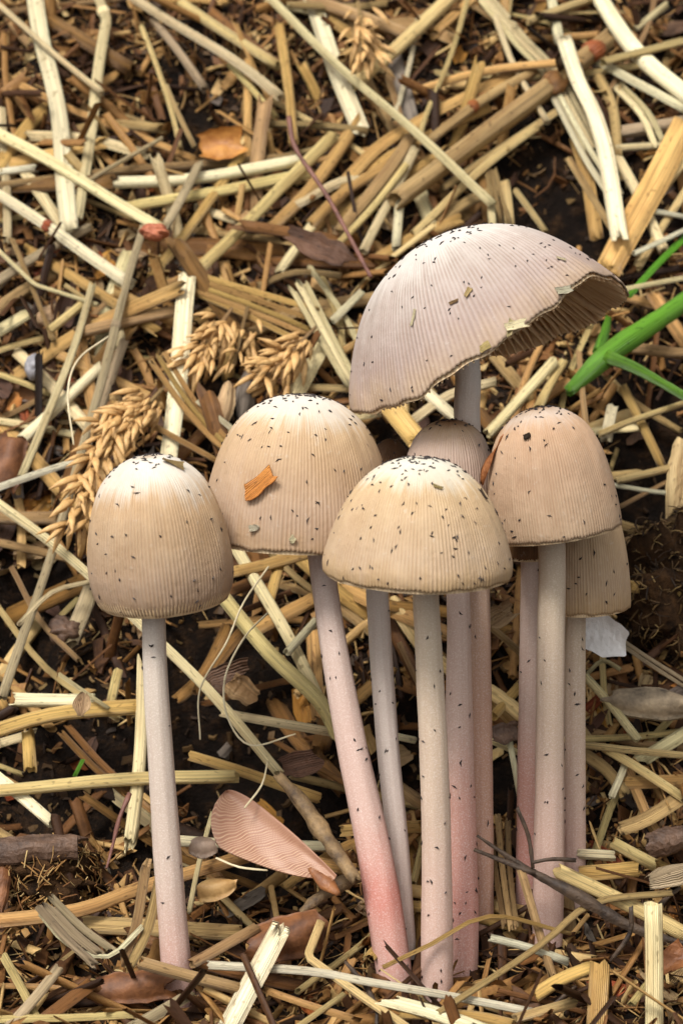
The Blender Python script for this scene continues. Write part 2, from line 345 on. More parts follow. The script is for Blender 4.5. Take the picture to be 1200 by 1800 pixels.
# ------------------------------------------------------------------ mushrooms
def rotm(roll, tilt):                       # roll: apex leans right (+x); tilt: apex leans away (+y); degrees
    a, b = math.radians(roll), math.radians(tilt)
    Ry = np.array([[math.cos(a), 0, math.sin(a)], [0, 1, 0], [-math.sin(a), 0, math.cos(a)]])
    Rx = np.array([[1, 0, 0], [0, math.cos(b), math.sin(b)], [0, -math.sin(b), math.cos(b)]])
    return Ry @ Rx
PROF = {
    'egg': [(0, 0), (.26, .015), (.5, .075), (.72, .19), (.87, .36), (.96, .55), (1, .72), (.995, .83), (.96, .93), (.89, 1)],
    'dome': [(0, 0), (.25, .018), (.48, .09), (.68, .22), (.83, .41), (.93, .64), (.985, .84), (1, 1)],
    'bowl': [(0, 0), (.22, .02), (.42, .085), (.62, .22), (.79, .42), (.91, .64), (.98, .83), (1, .92), (.99, 1)],
    'bell': [(0, 0), (.26, .018), (.5, .085), (.7, .2), (.85, .38), (.94, .6), (.985, .8), (1, .93), (.995, 1)],
    'open': [(0, 0), (.16, .012), (.34, .075), (.52, .19), (.68, .36), (.81, .56), (.91, .76), (.97, .9), (1, 1)],
}
def resample(prof, n):
    P = smooth_path([(a, b, 0) for a, b in prof], .02)[:, :2]
    s = np.concatenate([[0], np.cumsum(np.linalg.norm(np.diff(P, axis=0), axis=1))]); s /= s[-1]; t = np.linspace(0, 1, n)
    return np.stack([np.interp(t, s, P[:, 0]), np.interp(t, s, P[:, 1])], 1), t
class Cap:
    def __init__(s, apex, Rc, H, prof, roll, tilt, ridges, warp=None, seed=0, amp=.010):
        s.apex = np.asarray(apex, float); s.R = Rc; s.H = H; s.M = rotm(roll, tilt); s.N = ridges; s.warp = warp; s.amp = amp
        s.nr = 64; s.pr, s.t = resample(PROF[prof], s.nr); s.seed = seed; s.fs = 1
    def surf(s, phi, v, off=0.0, ridge=True):
        """phi, v arrays (v 0 apex .. 1 margin) to world points"""
        r = np.interp(v, s.t, s.pr[:, 0]) * s.R; d = np.interp(v, s.t, s.pr[:, 1]) * s.H
        q = s.seed * 3.1
        lump = 1 + .022 * (np.sin(2 * phi + q) + .7 * np.sin(3 * phi + 2 * q) + .4 * np.sin(5 * phi + q)) * v + .012 * vn(np.cos(phi) * 4 + q + 9, np.sin(phi) * 4 + v * 5 + 9)
        r = r * lump
        if s.warp is not None: dr, dd = s.warp(phi, v); r = r + dr; d = d + dd
        if ridge:
            m = np.clip((v - .2) / .25, 0, 1) * np.clip(.75 + 1.2 * vn(phi * 9 + q + 40, v * 3 + 11), .25, 1.2)
            w = s.rid(phi, v); r = r + s.amp * m * w; d = d - .3 * s.amp * m * w + .03 * np.clip((v - .96) / .04, 0, 1) * (w * .5 + 2 * vn(phi * 7 + q + 30, phi * 3 + 20))
        r = r + off * 1.0
        L = np.stack([r * np.cos(phi), r * np.sin(phi), -d + off * (1 - v)], -1)
        return s.apex + L @ s.M.T
    def rid(s, phi, v):
        ph = phi * s.N + 2.2 * vn(phi * 11 + s.seed + 50, v * 2.0 + s.seed + 50)
        return np.cos(ph)
    def normal(s, phi, v):
        e = .01; a = s.surf(phi + e, v, 0, False) - s.surf(phi - e, v, 0, False); b = s.surf(phi, min(v + e, 1), 0, False) - s.surf(phi, v - e, 0, False)
        return nrm(np.cross(b, a))
    def at_px(s, px, py):
        ph, v = np.meshgrid(np.linspace(0, 2 * np.pi, 240), np.linspace(.03, .99, 80)); P = s.surf(ph, v, 0, False)
        gu, gv = np.gradient(P, axis=1), np.gradient(P, axis=0); face = (np.cross(gv, gu) * (CAM - P)).sum(-1)
        x, y = topx(P); dd = (x - px) ** 2 + (y - py) ** 2 + np.where(face * s.fs > 0, 0, 1e6)
        i = np.unravel_index(np.argmin(dd), dd.shape); return float(ph[i]), float(v[i])
    def build(s, parent, base, mat, gmat, stem_r, gills='joined'):
        seg = s.N * 4; ph = np.linspace(0, 2 * np.pi, seg + 1) + math.pi / 2; vv = np.linspace(.004, 1, s.nr)
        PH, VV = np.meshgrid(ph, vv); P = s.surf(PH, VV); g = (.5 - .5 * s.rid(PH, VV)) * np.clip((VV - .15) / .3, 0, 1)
        # the margin turns under
        e1 = s.surf(ph, np.full_like(ph, 1.0)); ax = s.M @ np.array([0, 0, 1.0]); cen = s.apex - ax * s.H
        inn = e1 + (cen - e1) * (.025 / s.R)
        P = np.concatenate([P.reshape(-1, 3), inn], 0); n = s.nr + 1
        uv = np.stack([np.tile((ph - math.pi / 2) / (2 * np.pi), n), np.concatenate([np.repeat(vv, seg + 1), np.full(seg + 1, 1.02)])], 1)
        gr = np.concatenate([g.ravel(), np.zeros(seg + 1)])
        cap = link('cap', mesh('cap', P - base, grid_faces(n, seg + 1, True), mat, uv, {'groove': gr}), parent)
        # underside
        m = 28; vi = np.linspace(1, .06, m); seg2 = 240; p2 = np.linspace(0, 2 * np.pi, seg2 + 1) + math.pi / 2
        PH, VV = np.meshgrid(p2, vi); Q = s.surf(PH, VV, 0, False); sh = np.clip(.05 + (1 - VV) * .16, 0, .2)[..., None]
        Q = Q - ax * sh + (cen - Q) * (.045 / s.R)
        zig = np.where(np.arange(seg2 + 1) % 2 == 0, 0, 1.0)
        depth = .16 * s.R * np.clip((1 - VV) * 6, 0, 1) if gills == 'joined' else 0 * VV
        Q = Q - ax * (depth * zig)[..., None]
        uv2 = np.stack([PH.ravel() / (2 * np.pi), VV.ravel()], 1)
        link('gills' if gills == 'joined' else 'underside', mesh('gills', Q.reshape(-1, 3) - base, grid_faces(m, seg2 + 1, True), gmat, uv2, {'groove': (1 - np.tile(zig, m)) * .8}), cap)
        if gills == 'each':
            NG = 120
            for k in range(NG):
                a = 2 * math.pi * k / NG + R.uniform(-.008, .008); lng = (k % 3 == 0); va = np.linspace(.995, .16 if lng else (.45 if k % 3 == 1 else .66), 14)
                top = s.surf(np.full(14, a), va, 0, False); hgt = .34 * np.sin(np.clip((1 - va) / (.84 if lng else .5), 0, 1) * np.pi * .55) ** .6 * (1 if lng else .85) * R.uniform(.88, 1.1) + .07
                top = top - ax * .02 + (cen - top) * (.03 / s.R)
                rad = s.M @ np.array([math.cos(a), math.sin(a), 0]); tang = np.cross(ax, rad)
                wob = (.022 * np.sin(va * 19 + k * 1.7))[:, None] * tang
                low = top - ax * (hgt * .9)[:, None] - rad * (hgt * .45)[:, None] + wob; mid = (top + low) / 2 + wob
                th = .022
                rows = np.concatenate([top + tang * th, mid + tang * th, low + tang * th * .5, low - tang * th * .5, mid - tang * th, top - tang * th])
                uvg = np.stack([np.tile(va, 6) * .3, np.repeat([.1, .5, .95, .95, .5, .1], 14)], 1)
                link('gill', mesh('gill', rows - base, grid_faces(6, 14), gmat, uvg, {'groove': np.repeat([.7, .35, 0, 0, .35, .7], 14)}), cap)
        return cap
SPK_F = np.array([(0, 2, 4), (2, 1, 4), (1, 3, 4), (3, 0, 4), (2, 0, 5), (1, 2, 5), (3, 1, 5), (0, 3, 5)])
def specks(parent, base, pts):              # pts: (position, normal) list
    V = []; F = []
    for p, n in pts:
        l = R.uniform(.03, .056) * (1.5 if R.random() < .12 else 1); w = R.uniform(.012, .020); a = nrm(np.cross(n, np.array([R.gauss(0, 1), R.gauss(0, 1), R.gauss(0, 1)]))); b = np.cross(n, a)
        c = p + n * .008; F.append(SPK_F + len(V))
        bend = b * R.uniform(-.4, .4) * l
        V += [c - a * l + bend, c + a * l + bend, c - b * w, c + b * w, c + n * w, c - n * w]
    tag(link('specks', mesh('specks', np.array(V) - base, np.vstack(F), MATS['speck'], smooth=False), parent), kind='stuff')
CAPS = {}
def mushroom(key, label, base_px, base_y, stem_px, widths, apex_px, cap_y, Rpx, Hpx, prof, roll, tilt, cmat, smat, ridges=130, warp=None, amp=.010, nspk=90, sspk=26, gmode='joined', lump=.0):
    bz = PY(base_px[0], base_px[1], base_y); base = bz.copy()
    apex = PY(*apex_px, cap_y); k = kof(apex); Rc = Rpx / 100 * k; H = Hpx / 100 * k
    cap = Cap(apex, Rc, H, prof, roll, tilt, ridges, warp, len(CAPS) + 1, amp); CAPS[key] = cap
    root = bpy.data.objects.new('mushroom', None); COL.objects.link(root); root.location = Vector(base * U); root.empty_display_size = .01
    tag(root, label, 'mushroom', 'mushrooms growing in the straw')
    ax = cap.M @ np.array([0, 0, 1.0])
    top = apex - ax * (.22 * H); tx, ty = topx(top)
    pts = [base_px] + stem_px; ys = [p[1] for p in pts]; P = []
    for (a, b) in pts:
        f = (base_px[1] - b) / (base_px[1] - float(ty)); P.append(PY(a, b, base_y + (cap_y + (top[1] - apex[1]) - base_y) * f))
    P.append(top); P[0] = P[0] - np.array([0, 0, .5])
    Q = smooth_path(P, .2); n = len(Q); s = np.linspace(0, 1, n)
    kk = np.array([kof(q) for q in Q]); wd = np.interp(s, np.linspace(0, 1, len(widths)), widths) / 200 * kk
    seg = 40; T, S, N = frames(Q, (0, -1, .2)); th = np.linspace(0, 2 * np.pi, seg + 1)
    q0 = len(CAPS) * 7.3
    TH, SS = np.meshgrid(th, s * 14); lum = 1 + .05 * vn(np.cos(TH) * 1.5 + q0 + 20, SS + np.sin(TH) * 1.5 + 20) + .02 * vn(np.cos(TH) * 6 + q0 + 20, SS * 3 + np.sin(TH) * 6 + 20) + .012 * np.cos(TH * 9 + q0)
    V = Q[:, None, :] + (wd[:, None] * lum)[..., None] * (np.cos(TH)[..., None] * S[:, None, :] + np.sin(TH)[..., None] * N[:, None, :])
    uv = np.stack([(TH / (2 * np.pi)).ravel(), np.repeat(s, seg + 1)], 1)
    link('stem', mesh('stem', V.reshape(-1, 3) - base, grid_faces(n, seg + 1), MATS[smat], uv), root)
    cap.build(root, base, MATS[cmat], MATS['gill'], wd[-1], gmode)
    sp_ = []
    for i in range(int(nspk * 1.5)):
        ph = R.uniform(0, 2 * math.pi); v = R.random() ** .7 * .92 + .06
        if R.random() < .35: v = abs(R.gauss(.12, .15)) + .03
        v = min(v, .98); a, b = np.array([ph]), np.array([v]); sp_.append((cap.surf(a, b)[0], cap.normal(ph, v)))
    for i in range(sspk):
        j = R.randint(2, n - 4); a = R.uniform(0, 2 * math.pi); d = math.cos(a) * S[j] + math.sin(a) * N[j]; sp_.append((Q[j] + d * wd[j] * 1.0, d))
    if sp_: specks(root, base, sp_)
    return root, cap
M1 = mushroom('egg', 'lone mushroom with an egg-shaped tan cap and pale top, standing apart from the cluster', (318, 1748), -.1,
    [(302, 1600), (287, 1400), (274, 1200), (270, 1080)], [58, 52, 50, 46, 43, 42, 40], (262, 801), .55, 128, 262, 'egg', -5, -1, 'cap_egg', 'stem_grey', 120, nspk=95, sspk=24)
M2 = mushroom('wide', 'mushroom with a wide tan dome cap carrying an orange wood flake', (697, 1690), .55,
    [(662, 1520), (616, 1300), (585, 1130), (566, 1000)], [62, 64, 58, 52, 46, 43, 42], (530, 694), 2.45, 170, 252, 'dome', 2, 2, 'cap_tan', 'stem_pink', 150, nspk=120, sspk=60)
M3 = mushroom('front', 'foremost mushroom of the cluster with a low rounded yellowish tan cap hiding its neighbours', (768, 1742), 0.0,
    [(768, 1600), (765, 1400), (756, 1200), (748, 1050)], [56, 56, 52, 50, 48, 46, 44], (738, 804), -.1, 167, 206, 'bowl', 1, 1, 'cap_yellow', 'stem_cream', 150, nspk=170, sspk=60)
M4 = mushroom('umber', 'small mushroom with a brown-topped rosy cap squeezed between the tan caps under the tall one', (814, 1692), .95,
    [(813, 1600), (808, 1400), (806, 1200), (805, 1050)], [52, 56, 54, 48, 42, 42, 40], (790, 738), 2.75, 84, 150, 'bell', 0, 0, 'cap_umber', 'stem_rose', 90, nspk=50, sspk=70)
def warp5(phi, v):
    e = v ** 2.2
    lobe = lambda c, w: np.exp(-(np.angle(np.exp(1j * (phi - math.radians(c)))) / w) ** 2)
    return (.05 * np.sin(3 * phi + 1) * e + .04 * np.sin(8 * phi) * e, (-.44 * lobe(-36, .5) + .30 * lobe(-128, .6) + .14 * lobe(48, .8) - .25 * lobe(130, .8) + .03 * np.sin(11 * phi) + .02 * np.sin(23 * phi)) * e)
M5 = mushroom('tall', 'tallest mushroom with a broad grey open cap tilted to show brown gills', (846, 1660), 1.75,
    [(846, 1500), (845, 1200), (836, 950), (820, 740), (820, 640)], [42, 42, 38, 36, 42, 46, 46, 46], (768, 417), 4.3, 262, 222, 'open', -24, 11, 'cap_grey', 'stem_warm', 170, warp=warp5, amp=.012, nspk=190, sspk=10, gmode='each')
M6 = mushroom('hidden', 'slender mushroom with a bluish white stem and small dark brown cap tucked behind the others', (714, 1640), 1.35,
    [(700, 1500), (680, 1300), (666, 1100), (664, 1000)], [36, 38, 40, 40, 40, 38], (692, 772), 3.9, 44, 120, 'bell', 12, 0, 'cap_brown', 'stem_blue', 60, nspk=10, sspk=34)
M7 = mushroom('bell', 'mushroom with a narrow bell cap edged by a strip of torn brown skin', (962, 1612), 1.55,
    [(964, 1500), (966, 1300), (968, 1100), (969, 960)], [54, 54, 50, 49, 48, 46], (946, 716), 1.7, 115, 222, 'bell', -9, 3, 'cap_rosy', 'stem_cream', 130, nspk=90, sspk=45)
M8 = mushroom('under', 'mushroom whose small brown cap is hidden under the bell cap beside it', (926, 1590), 2.35,
    [(928, 1400), (930, 1200), (932, 1000)], [40, 40, 38, 36, 34], (926, 850), 3.0, 38, 130, 'bell', 0, 4, 'cap_brown', 'stem_rose', 60, nspk=8, sspk=22)
M9 = mushroom('low', 'short mushroom with a cream bell cap half covered by the bell cap above it', (1010, 1560), 2.6,
    [(1010, 1400), (1010, 1200), (1011, 1080)], [38, 38, 36, 36, 35], (1012, 846), 3.35, 91, 222, 'bell', -2, 2, 'cap_yellow', 'stem_cream', 110, nspk=55, sspk=34)
# torn brown skin on the bell cap's side
c7 = CAPS['bell']; tpts = []
for (px, py) in [(893, 762), (878, 778), (862, 800), (850, 828), (846, 850)]: tpts.append(PY(px + R.uniform(-3, 3), py, 1.42 + R.uniform(-.06, .06)))
V, F, uv = sweep(smooth_path(tpts, .08), np.interp(np.linspace(0, 1, len(smooth_path(tpts, .08))), [0, .2, .35, .55, .8, 1], [.05, .10, .05, .09, .05, .02]), 10, .3, (.5, -1, 0), False, 2.0, .5, twist=2.6)
tag(link('torn_skin', mesh('torn_skin', V - np.array(PY(962, 1612, 1.55)), F, MATS['skin'], uv), M7[0]), 'torn dark brown skin curling off the cap edge')

# ------------------------------------------------------------------ little plates, chips, flakes
def plate(L, Wd, th, curl, seed, jag=.25, nx=9, ny=5, taper=0.0):
    rg = np.random.default_rng(seed); u = np.linspace(-1, 1, nx); v = np.linspace(-1, 1, ny); UU, VV = np.meshgrid(u, v, indexing='ij')
    el = rg.normal(0, jag, (2, ny)); el = (np.roll(el, 1, 1) + 2 * el + np.roll(el, -1, 1)) / 3.6; ew = rg.normal(0, jag * .5, (2, nx)); ew = (np.roll(ew, 1, 1) + 2 * ew + np.roll(ew, -1, 1)) / 3.2
    x = L / 2 * UU + np.where(UU > .99, el[0][None, :] * Wd, 0) + np.where(UU < -.99, el[1][None, :] * Wd, 0)
    wmod = (1 - taper * np.abs(UU) ** 2) * np.where(VV > 0, 1 + ew[0][:, None], 1 + ew[1][:, None]); y = Wd / 2 * VV * wmod
    z = curl * Wd * (VV ** 2) + .15 * curl * L * UU ** 2 + rg.normal(0, .014 * Wd, (nx, ny)) + .05 * Wd * np.sin(UU * 2.5 + seed) * np.cos(VV * 3 + seed) + .12 * Wd * rg.normal() * UU * VV
    tt = th * np.where((np.abs(UU) > .99) | (np.abs(VV) > .99), .45, 1.0)
    top = np.stack([x, y, z + tt / 2], -1).reshape(-1, 3); bot = np.stack([x, y, z - tt / 2], -1).reshape(-1, 3)
    f = grid_faces(nx, ny); n = nx * ny; F = [f[:, ::-1], f + n]
    idx = np.arange(n).reshape(nx, ny)
    loop = np.concatenate([idx[:, 0], idx[-1, 1:], idx[-2::-1, -1], idx[0, -2:0:-1]]); nx_ = np.roll(loop, -1)
    F.append(np.stack([loop, nx_, nx_ + n, loop + n], 1))
    uv = np.stack([(UU.ravel() * 0 + VV.ravel()) * .25 + .5, UU.ravel() * L / 2 + seed % 17], 1)
    return np.vstack([top, bot]), np.vstack(F), np.vstack([uv, uv])
def orient(V, pos, xdir, normal):
    n = nrm(np.asarray(normal, float)); x = np.asarray(xdir, float); x = nrm(x - n * np.dot(x, n)); y = np.cross(n, x)
    return V @ np.stack([x, y, n]) + pos
def flake_on(capkey, px, py, L, Wd, ang, mat, label, th=.03, curl=.15, seed=1, name='chaff_flake', cat='flake', lift=.02):
    c = CAPS[capkey]; ph, v = c.at_px(px, py); p = c.surf(np.array([ph]), np.array([v]))[0]; n = c.normal(ph, v)
    if np.dot(n, CAM - p) < 0: n = -n
    a = math.radians(ang); xd = np.array([math.cos(a), 0, math.sin(a)]); V, F, uv = plate(L, Wd, th, curl, seed)
    V = orient(V, np.zeros(3), xd, n)
    tag(link(name, mesh(name, V, F, MATS[mat], uv, smooth=False), None, p + n * lift), label, cat)
flake_on('wide', 460, 850, .62, .28, 40, 'orange', 'orange wood flake stuck to the side of the wide dome cap', .07, .2, 3, lift=.04)
flake_on('wide', 448, 926, .15, .11, 10, 'white', 'tiny white crumb with dark edge on the lower wide dome cap', .06, .3, 4, 'crumb', 'crumb')
flake_on('wide', 512, 948, .12, .11, 60, 'cream', 'tiny cream crumb at the margin of the wide dome cap', .06, .3, 5, 'crumb', 'crumb')
flake_on('tall', 905, 582, .40, .16, 15, 'cream', 'crumbly cream straw scrap hanging at the rim of the tall mushroom cap', .05, .35, 6, lift=.05)
flake_on('tall', 906, 600, .28, .10, 85, 'pale', 'short pale scrap dangling over the gills of the tall cap', .04, .3, 16, lift=.06)
flake_on('tall', 1005, 524, .30, .15, 25, 'white', 'pale oval husk lying near the rim of the tall grey cap', .03, .3, 7)
flake_on('tall', 822, 517, .22, .09, 75, 'yellow', 'small yellow scrap upright on the face of the tall grey cap', .03, .2, 8)
flake_on('tall', 800, 533, .17, .05, 20, 'tan', 'thin tan splinter on the face of the tall grey cap', .03, .2, 9)
flake_on('tall', 726, 560, .32, .06, 100, 'cream', 'narrow cream sliver upright on the tall grey cap', .02, .2, 10)
flake_on('tall', 985, 456, .16, .05, -25, 'cream', 'tiny cream sliver near the crown of the tall grey cap', .02, .2, 11)
flake_on('tall', 852, 612, .15, .13, 30, 'yellow', 'square yellow crumb at the rim of the tall cap beside its stem', .05, .2, 12, 'crumb', 'crumb')
flake_on('front', 768, 857, .16, .05, -20, 'yellow', 'tiny yellow sliver on the pale top of the foremost cap', .03, .2, 13)
flake_on('front', 848, 872, .22, .05, 80, 'dark', 'black speck-like splinter on the side of the foremost cap', .03, .3, 14)
flake_on('bell', 926, 768, .14, .09, 20, 'dark', 'dark crumb near the top of the narrow bell cap', .05, .3, 15, 'crumb', 'crumb')
flake_on('egg', 305, 818, .38, .13, -25, 'tan', 'brownish scab of dry skin on the top of the egg-shaped cap', .02, .25, 17)

# ------------------------------------------------------------------ straws: traced one by one
def place(pts, lift):
    """pixel points to a line lying on the heap: each ray meets the heap, then the straw is raised until it clears it"""
    if all(len(p) == 3 for p in pts): return [PY(*p) for p in pts]
    ts = []; ds = []
    for p in pts:
        if len(p) == 3: q = PY(*p); d = ray(p[0], p[1]); ts.append(float(np.dot(q - CAM, FWD) / np.dot(d, FWD)))
        else: ts.append(hit(p[0], p[1])[1] - lift / DIST)
        ds.append(ray(p[0], p[1]))
    free = [len(p) == 2 for p in pts]; push = 0.0
    for i in range(len(pts) - 1):
        A, B = CAM + ds[i] * ts[i], CAM + ds[i + 1] * ts[i + 1]
        for f in (.25, .5, .75):
            q = A + (B - A) * f; x, y = topx(q); th = hit(float(x), float(y))[1] - lift * .5 / DIST; tq = float(np.dot(q - CAM, FWD)) / DIST
            push = max(push, tq - th)
    push = min(push, .05)
    return [CAM + d * (t - (push if fr else 0)) for d, t, fr in zip(ds, ts, free)]
def straw(label, mat, w, pts, layer=1, ratio=1.0, bend='smooth', nodes=(), group=None, name='straw', cat='straw', hollow=True, jag=.4, taper=1.0, wob=.03, curl=0.0, split=0):
    P = np.array(place(pts, .14 + .32 * layer)); path = smooth_path(P, .3) if bend == 'smooth' else sharp_path(P, .3)
    k = np.mean([kof(p) for p in P]); n = len(path); s = np.linspace(0, 1, n); r0 = w / 200 * k
    nz = gnormal(P[0][0], P[0][1]); nz = nrm(nz + .6 * nrm(CAM - P[0]) + np.array([R.uniform(-.3, .3), 0, R.uniform(-.2, .2)]))
    L = np.linalg.norm(path[-1] - path[0]); amp = wob * L * .25
    side = np.cross(nrm(path[-1] - path[0]), nz)
    path = path + np.outer(amp * np.sin(s * math.pi * R.uniform(.8, 1.4)) * R.choice([-1, 1]), .5 * side + .5 * nz)
    path += np.outer(.02 * np.sin(s * L * 1.3 + R.uniform(0, 6)), side)
    rad = r0 * (1 + (taper - 1) * s) * (1 + .05 * np.sin(s * L * .9 + R.uniform(0, 6)))
    c = path[0].copy()
    if split:                               # a strap torn lengthways into ribbons that share the same foot
        root = bpy.data.objects.new(name, None); COL.objects.link(root); root.location = Vector(c * U); root.empty_display_size = .01
        for q in range(split):
            o = (q - (split - 1) / 2) / split * 2; fan = np.outer(s ** 1.5 * o * R.uniform(.3, .9), side * r0 * .9) + np.outer(s ** 2 * R.uniform(-.6, .9) * r0, nz)
            V, F, uv = sweep(path + side * (o * r0 * .95) + fan, rad / split * R.uniform(.85, 1.1), 8, max(ratio, .3), nz, False, 1.6, .1, curl=curl)
            link('ribbon', mesh('ribbon', V - c, F, MATS[mat], uv), root)
        o_ = root
    else:
        V, F, uv = sweep(path, rad, 14 if w >= 14 else 9, ratio, nz, hollow and ratio > .5, jag, .09, curl=curl)
        o_ = link(name, mesh(name, V - c, F, MATS[mat], uv), None, c)
    for (f, nm) in nodes:
        i = min(n - 3, max(2, int(f * (n - 1)))); t = nrm(path[i + 1] - path[i - 1]); a = np.linspace(-1, 1, 7)
        pp = path[i] + np.outer(a, t) * r0 * .9; rr = rad[i] * (1.0 + .3 * (1 - a * a))
        V, F, uv = sweep(pp, rr, 12, max(ratio, .45), nz, False, .2, .08); link('node', mesh('node', V - c, F, MATS[nm], uv), o_)
    tag(o_, label, cat, group); return o_
S = straw
# --- back of the heap, above the caps
S('broad flattened cream straw crossing behind the bent pale straw high on the heap', 'cream', 30, [(58, -20), (74, 70), (102, 205), (124, 405)], 1.6, .22, wob=.01)
S('pale straw kinked sharply at its upper joint high on the heap', 'pale', 20, [(168, -15), (188, 38), (168, 190), (138, 385)], 1.3, .7, 'sharp', [(.1, 'pale')])
S('thin pale straw laid over the broad cream and kinked straws', 'pale', 11, [(-15, -5), (90, 92), (182, 162)], 2.6)
S('pale straw running down to a red-brown lump', 'pale', 22, [(-15, 230), (100, 292), (200, 352), (284, 402)], 2.0, .85)
S('pale straw with a reddish joint below the straw ending at the red-brown lump', 'cream', 18, [(-15, 335), (103, 411), (232, 500)], 1.8, .9, nodes=[(.45, 'rust')])
S('cream straw lying level as the brightest of the crossing level straws', 'cream', 23, [(122, 326), (330, 314), (520, 284)], 1.3, .8)
S('level yellow straw just under the brightest level cream straw', 'yellow', 20, [(222, 366), (350, 341), (545, 305)], 1.0, .8)
S('level tan straw touching the back of the bright cream straw', 'tan', 14, [(-10, 326), (160, 308), (340, 290), (515, 276)], .7)
S('slim pale stalk slanting up across the level straws', 'pale', 8, [(158, 318), (284, 241)], 2.2)
S('short greyish stub propped upright beside the red-brown lump', 'grey', 17, [(288, 402), (352, 284)], 2.4, .6, jag=1.2)
S('yellow straw slanting up behind the brown bark flake', 'yellow', 21, [(348, 472), (450, 378), (582, 238)], 1.8, .8)
S('long pale yellow straw slanting above the orange leaf scrap', 'pale', 16, [(225, -10), (400, 100), (494, 172)], 2.0)
S('short greyish straw half sunk in brown litter near the orange leaf scrap', 'grey', 15, [(270, 36), (361, 156)], .8)
S('thin forked-looking tan stalk leaning in the dark litter near the orange scrap', 'yellow', 10, [(248, 48), (300, 190), (318, 262)], .9)
S('thin tan stalk splaying beside the leaning stalk near the orange scrap', 'yellow', 9, [(292, 150), (342, 258)], .9)
S('short yellow straw branching down from the long pale yellow straw', 'yellow', 11, [(402, 112), (484, 206)], 1.2)
S('yellow straw parallel to the long pale yellow straw and higher on the heap', 'yellow', 18, [(318, 4), (400, 60), (486, 116)], 1.0)
S('golden upright straw standing beside the wide cream leaf strip', 'gold', 18, [(490, 45), (508, 160), (517, 250)], 1.4, .7)
S('wide cream leaf strip hanging down the heap beside a golden straw', 'cream', 32, [(540, -15), (585, 110), (632, 232)], 1.2, .15, curl=.3)
S('longest pale straw crossing the heap and ending folded above the tall cap', 'pale', 17, [(462, -15), (610, 128), (770, 268), (868, 360)], 3.0, .7, wob=.0)
S('short folded tip standing above the crown of the tall cap', 'pale', 15, [(864, 356), (866, 402)], 2.2, .5)
S('thick weathered brown straw half buried near the kinked pale straw', 'brown', 25, [(88, 38), (232, 122)], .4)
S('thin brown straw sloping under the kinked pale straw', 'gold', 15, [(40, 152), (180, 214), (342, 282)], .5)
S('level olive straw joining the golden upright straw', 'tan', 15, [(472, 218), (560, 222), (645, 232)], 1.2)
S('pale upright straw at the foot of the pale straw with a reddish joint', 'pale', 16, [(4, 190), (8, 300), (14, 428)], .8, .6)
S('short silvery straw lying near the pale upright straw', 'white', 14, [(-10, 303), (64, 294)], 1.0)
S('yellow-green straw leaning on the longest pale straw', 'yellow', 25, [(618, 148), (700, 82), (800, -12)], 2.0, .6)
S('thick brown stalk with a chewed rusty end', 'tan', 34, [(692, 352), (840, 245), (1000, 122), (1072, 66)], 2.2, .95, nodes=[(.76, 'brown'), (.97, 'rust')], wob=.008)
S('tan straw with a dark reddish joint beside the thick brown stalk', 'tan', 17, [(752, 250), (850, 174), (938, 124)], 1.8, nodes=[(.5, 'rust')], wob=.01)
S('curved tan sheath sweeping behind the jointed tan straw', 'gold', 24, [(596, 330), (660, 262), (740, 212), (898, 130)], 1.0, .4)
S('upright cream leaf blade draped over the thick brown stalk', 'cream', 33, [(988, 66), (1014, 140), (1052, 232), (1088, 420)], 3.4, .16, curl=.3, wob=.01)
S('pale leaf strip fraying into ribbons above the thick brown stalk', 'pale', 30, [(842, -15), (910, 70), (972, 135), (1040, 262)], 1.4, .2, split=3)
S('pale ribbon strip passing under the upright cream blade', 'cream', 26, [(975, 165), (1030, 270), (1082, 345)], 1.8, .2, split=2)
S('thick cream straw running down past the heap edge beyond the brown stalk', 'cream', 30, [(1040, -20), (1120, 92), (1215, 178)], 1.8, .7)
S('level yellow straw crossing the thick cream straw', 'yellow', 16, [(1058, 110), (1130, 92), (1215, 70)], 2.5)
S('short pale straw behind the thick cream straw', 'pale', 13, [(1118, 52), (1172, 8)], .8)
S('short upright pale straw behind the fraying leaf strip', 'cream', 18, [(968, -10), (981, 72)], 1.0, .7)
S('yellow straw bridging to the short upright pale straw', 'yellow', 15, [(926, 38), (1046, -4)], 1.4)
S('broad golden blade leaning against the tall cap beside the green stalk', 'gold', 42, [(1068, 478), (1132, 352), (1205, 215)], 2.4, .4, wob=.02)
S('narrow yellow straw alongside the broad golden blade', 'yellow', 20, [(1098, 420), (1150, 350), (1210, 270)], 1.6, .6)
S('tan straw fanning out low behind the tall cap, thickest of the fan', 'tan', 23, [(598, 408), (660, 330), (722, 242)], 1.2, .7)
S('pale straw of the fan behind the tall cap', 'pale', 17, [(638, 442), (690, 345), (728, 262)], 1.6, .7)
S('slim yellow straw of the fan behind the tall cap', 'yellow', 13, [(586, 440), (650, 370), (712, 290)], 1.9)
S('yellow straw passing under the longest pale straw toward the tall crown', 'yellow', 14, [(724, 412), (840, 305), (942, 224)], 1.2)
S('short white stub poking up beside the tall cap shoulder', 'cream', 15, [(702, 354), (694, 436)], 1.4)
S('splintered tan stub standing behind the tall crown', 'tan', 26, [(862, 300), (880, 398)], .9, .35, split=3)
S('splintered yellow stub beside the tan stub behind the tall crown', 'yellow', 18, [(886, 318), (894, 400)], 1.0, .4)
S('slim tan straw leaning in the dark hollow behind the tall crown', 'tan', 12, [(1000, 278), (1088, 428)], 1.0)
S('pale straw running down behind the broad golden blade', 'pale', 20, [(1056, 232), (1110, 328), (1168, 442)], 1.0, .8)
S('pale straw sloping beneath the thick cream straw', 'cream', 18, [(1048, 106), (1120, 148), (1210, 196)], 1.3, .6)
S('thin yellow stalk arching behind the yellow-green straw', 'yellow', 10, [(822, -10), (792, 98), (746, 205), (735, 245)], 1.8)
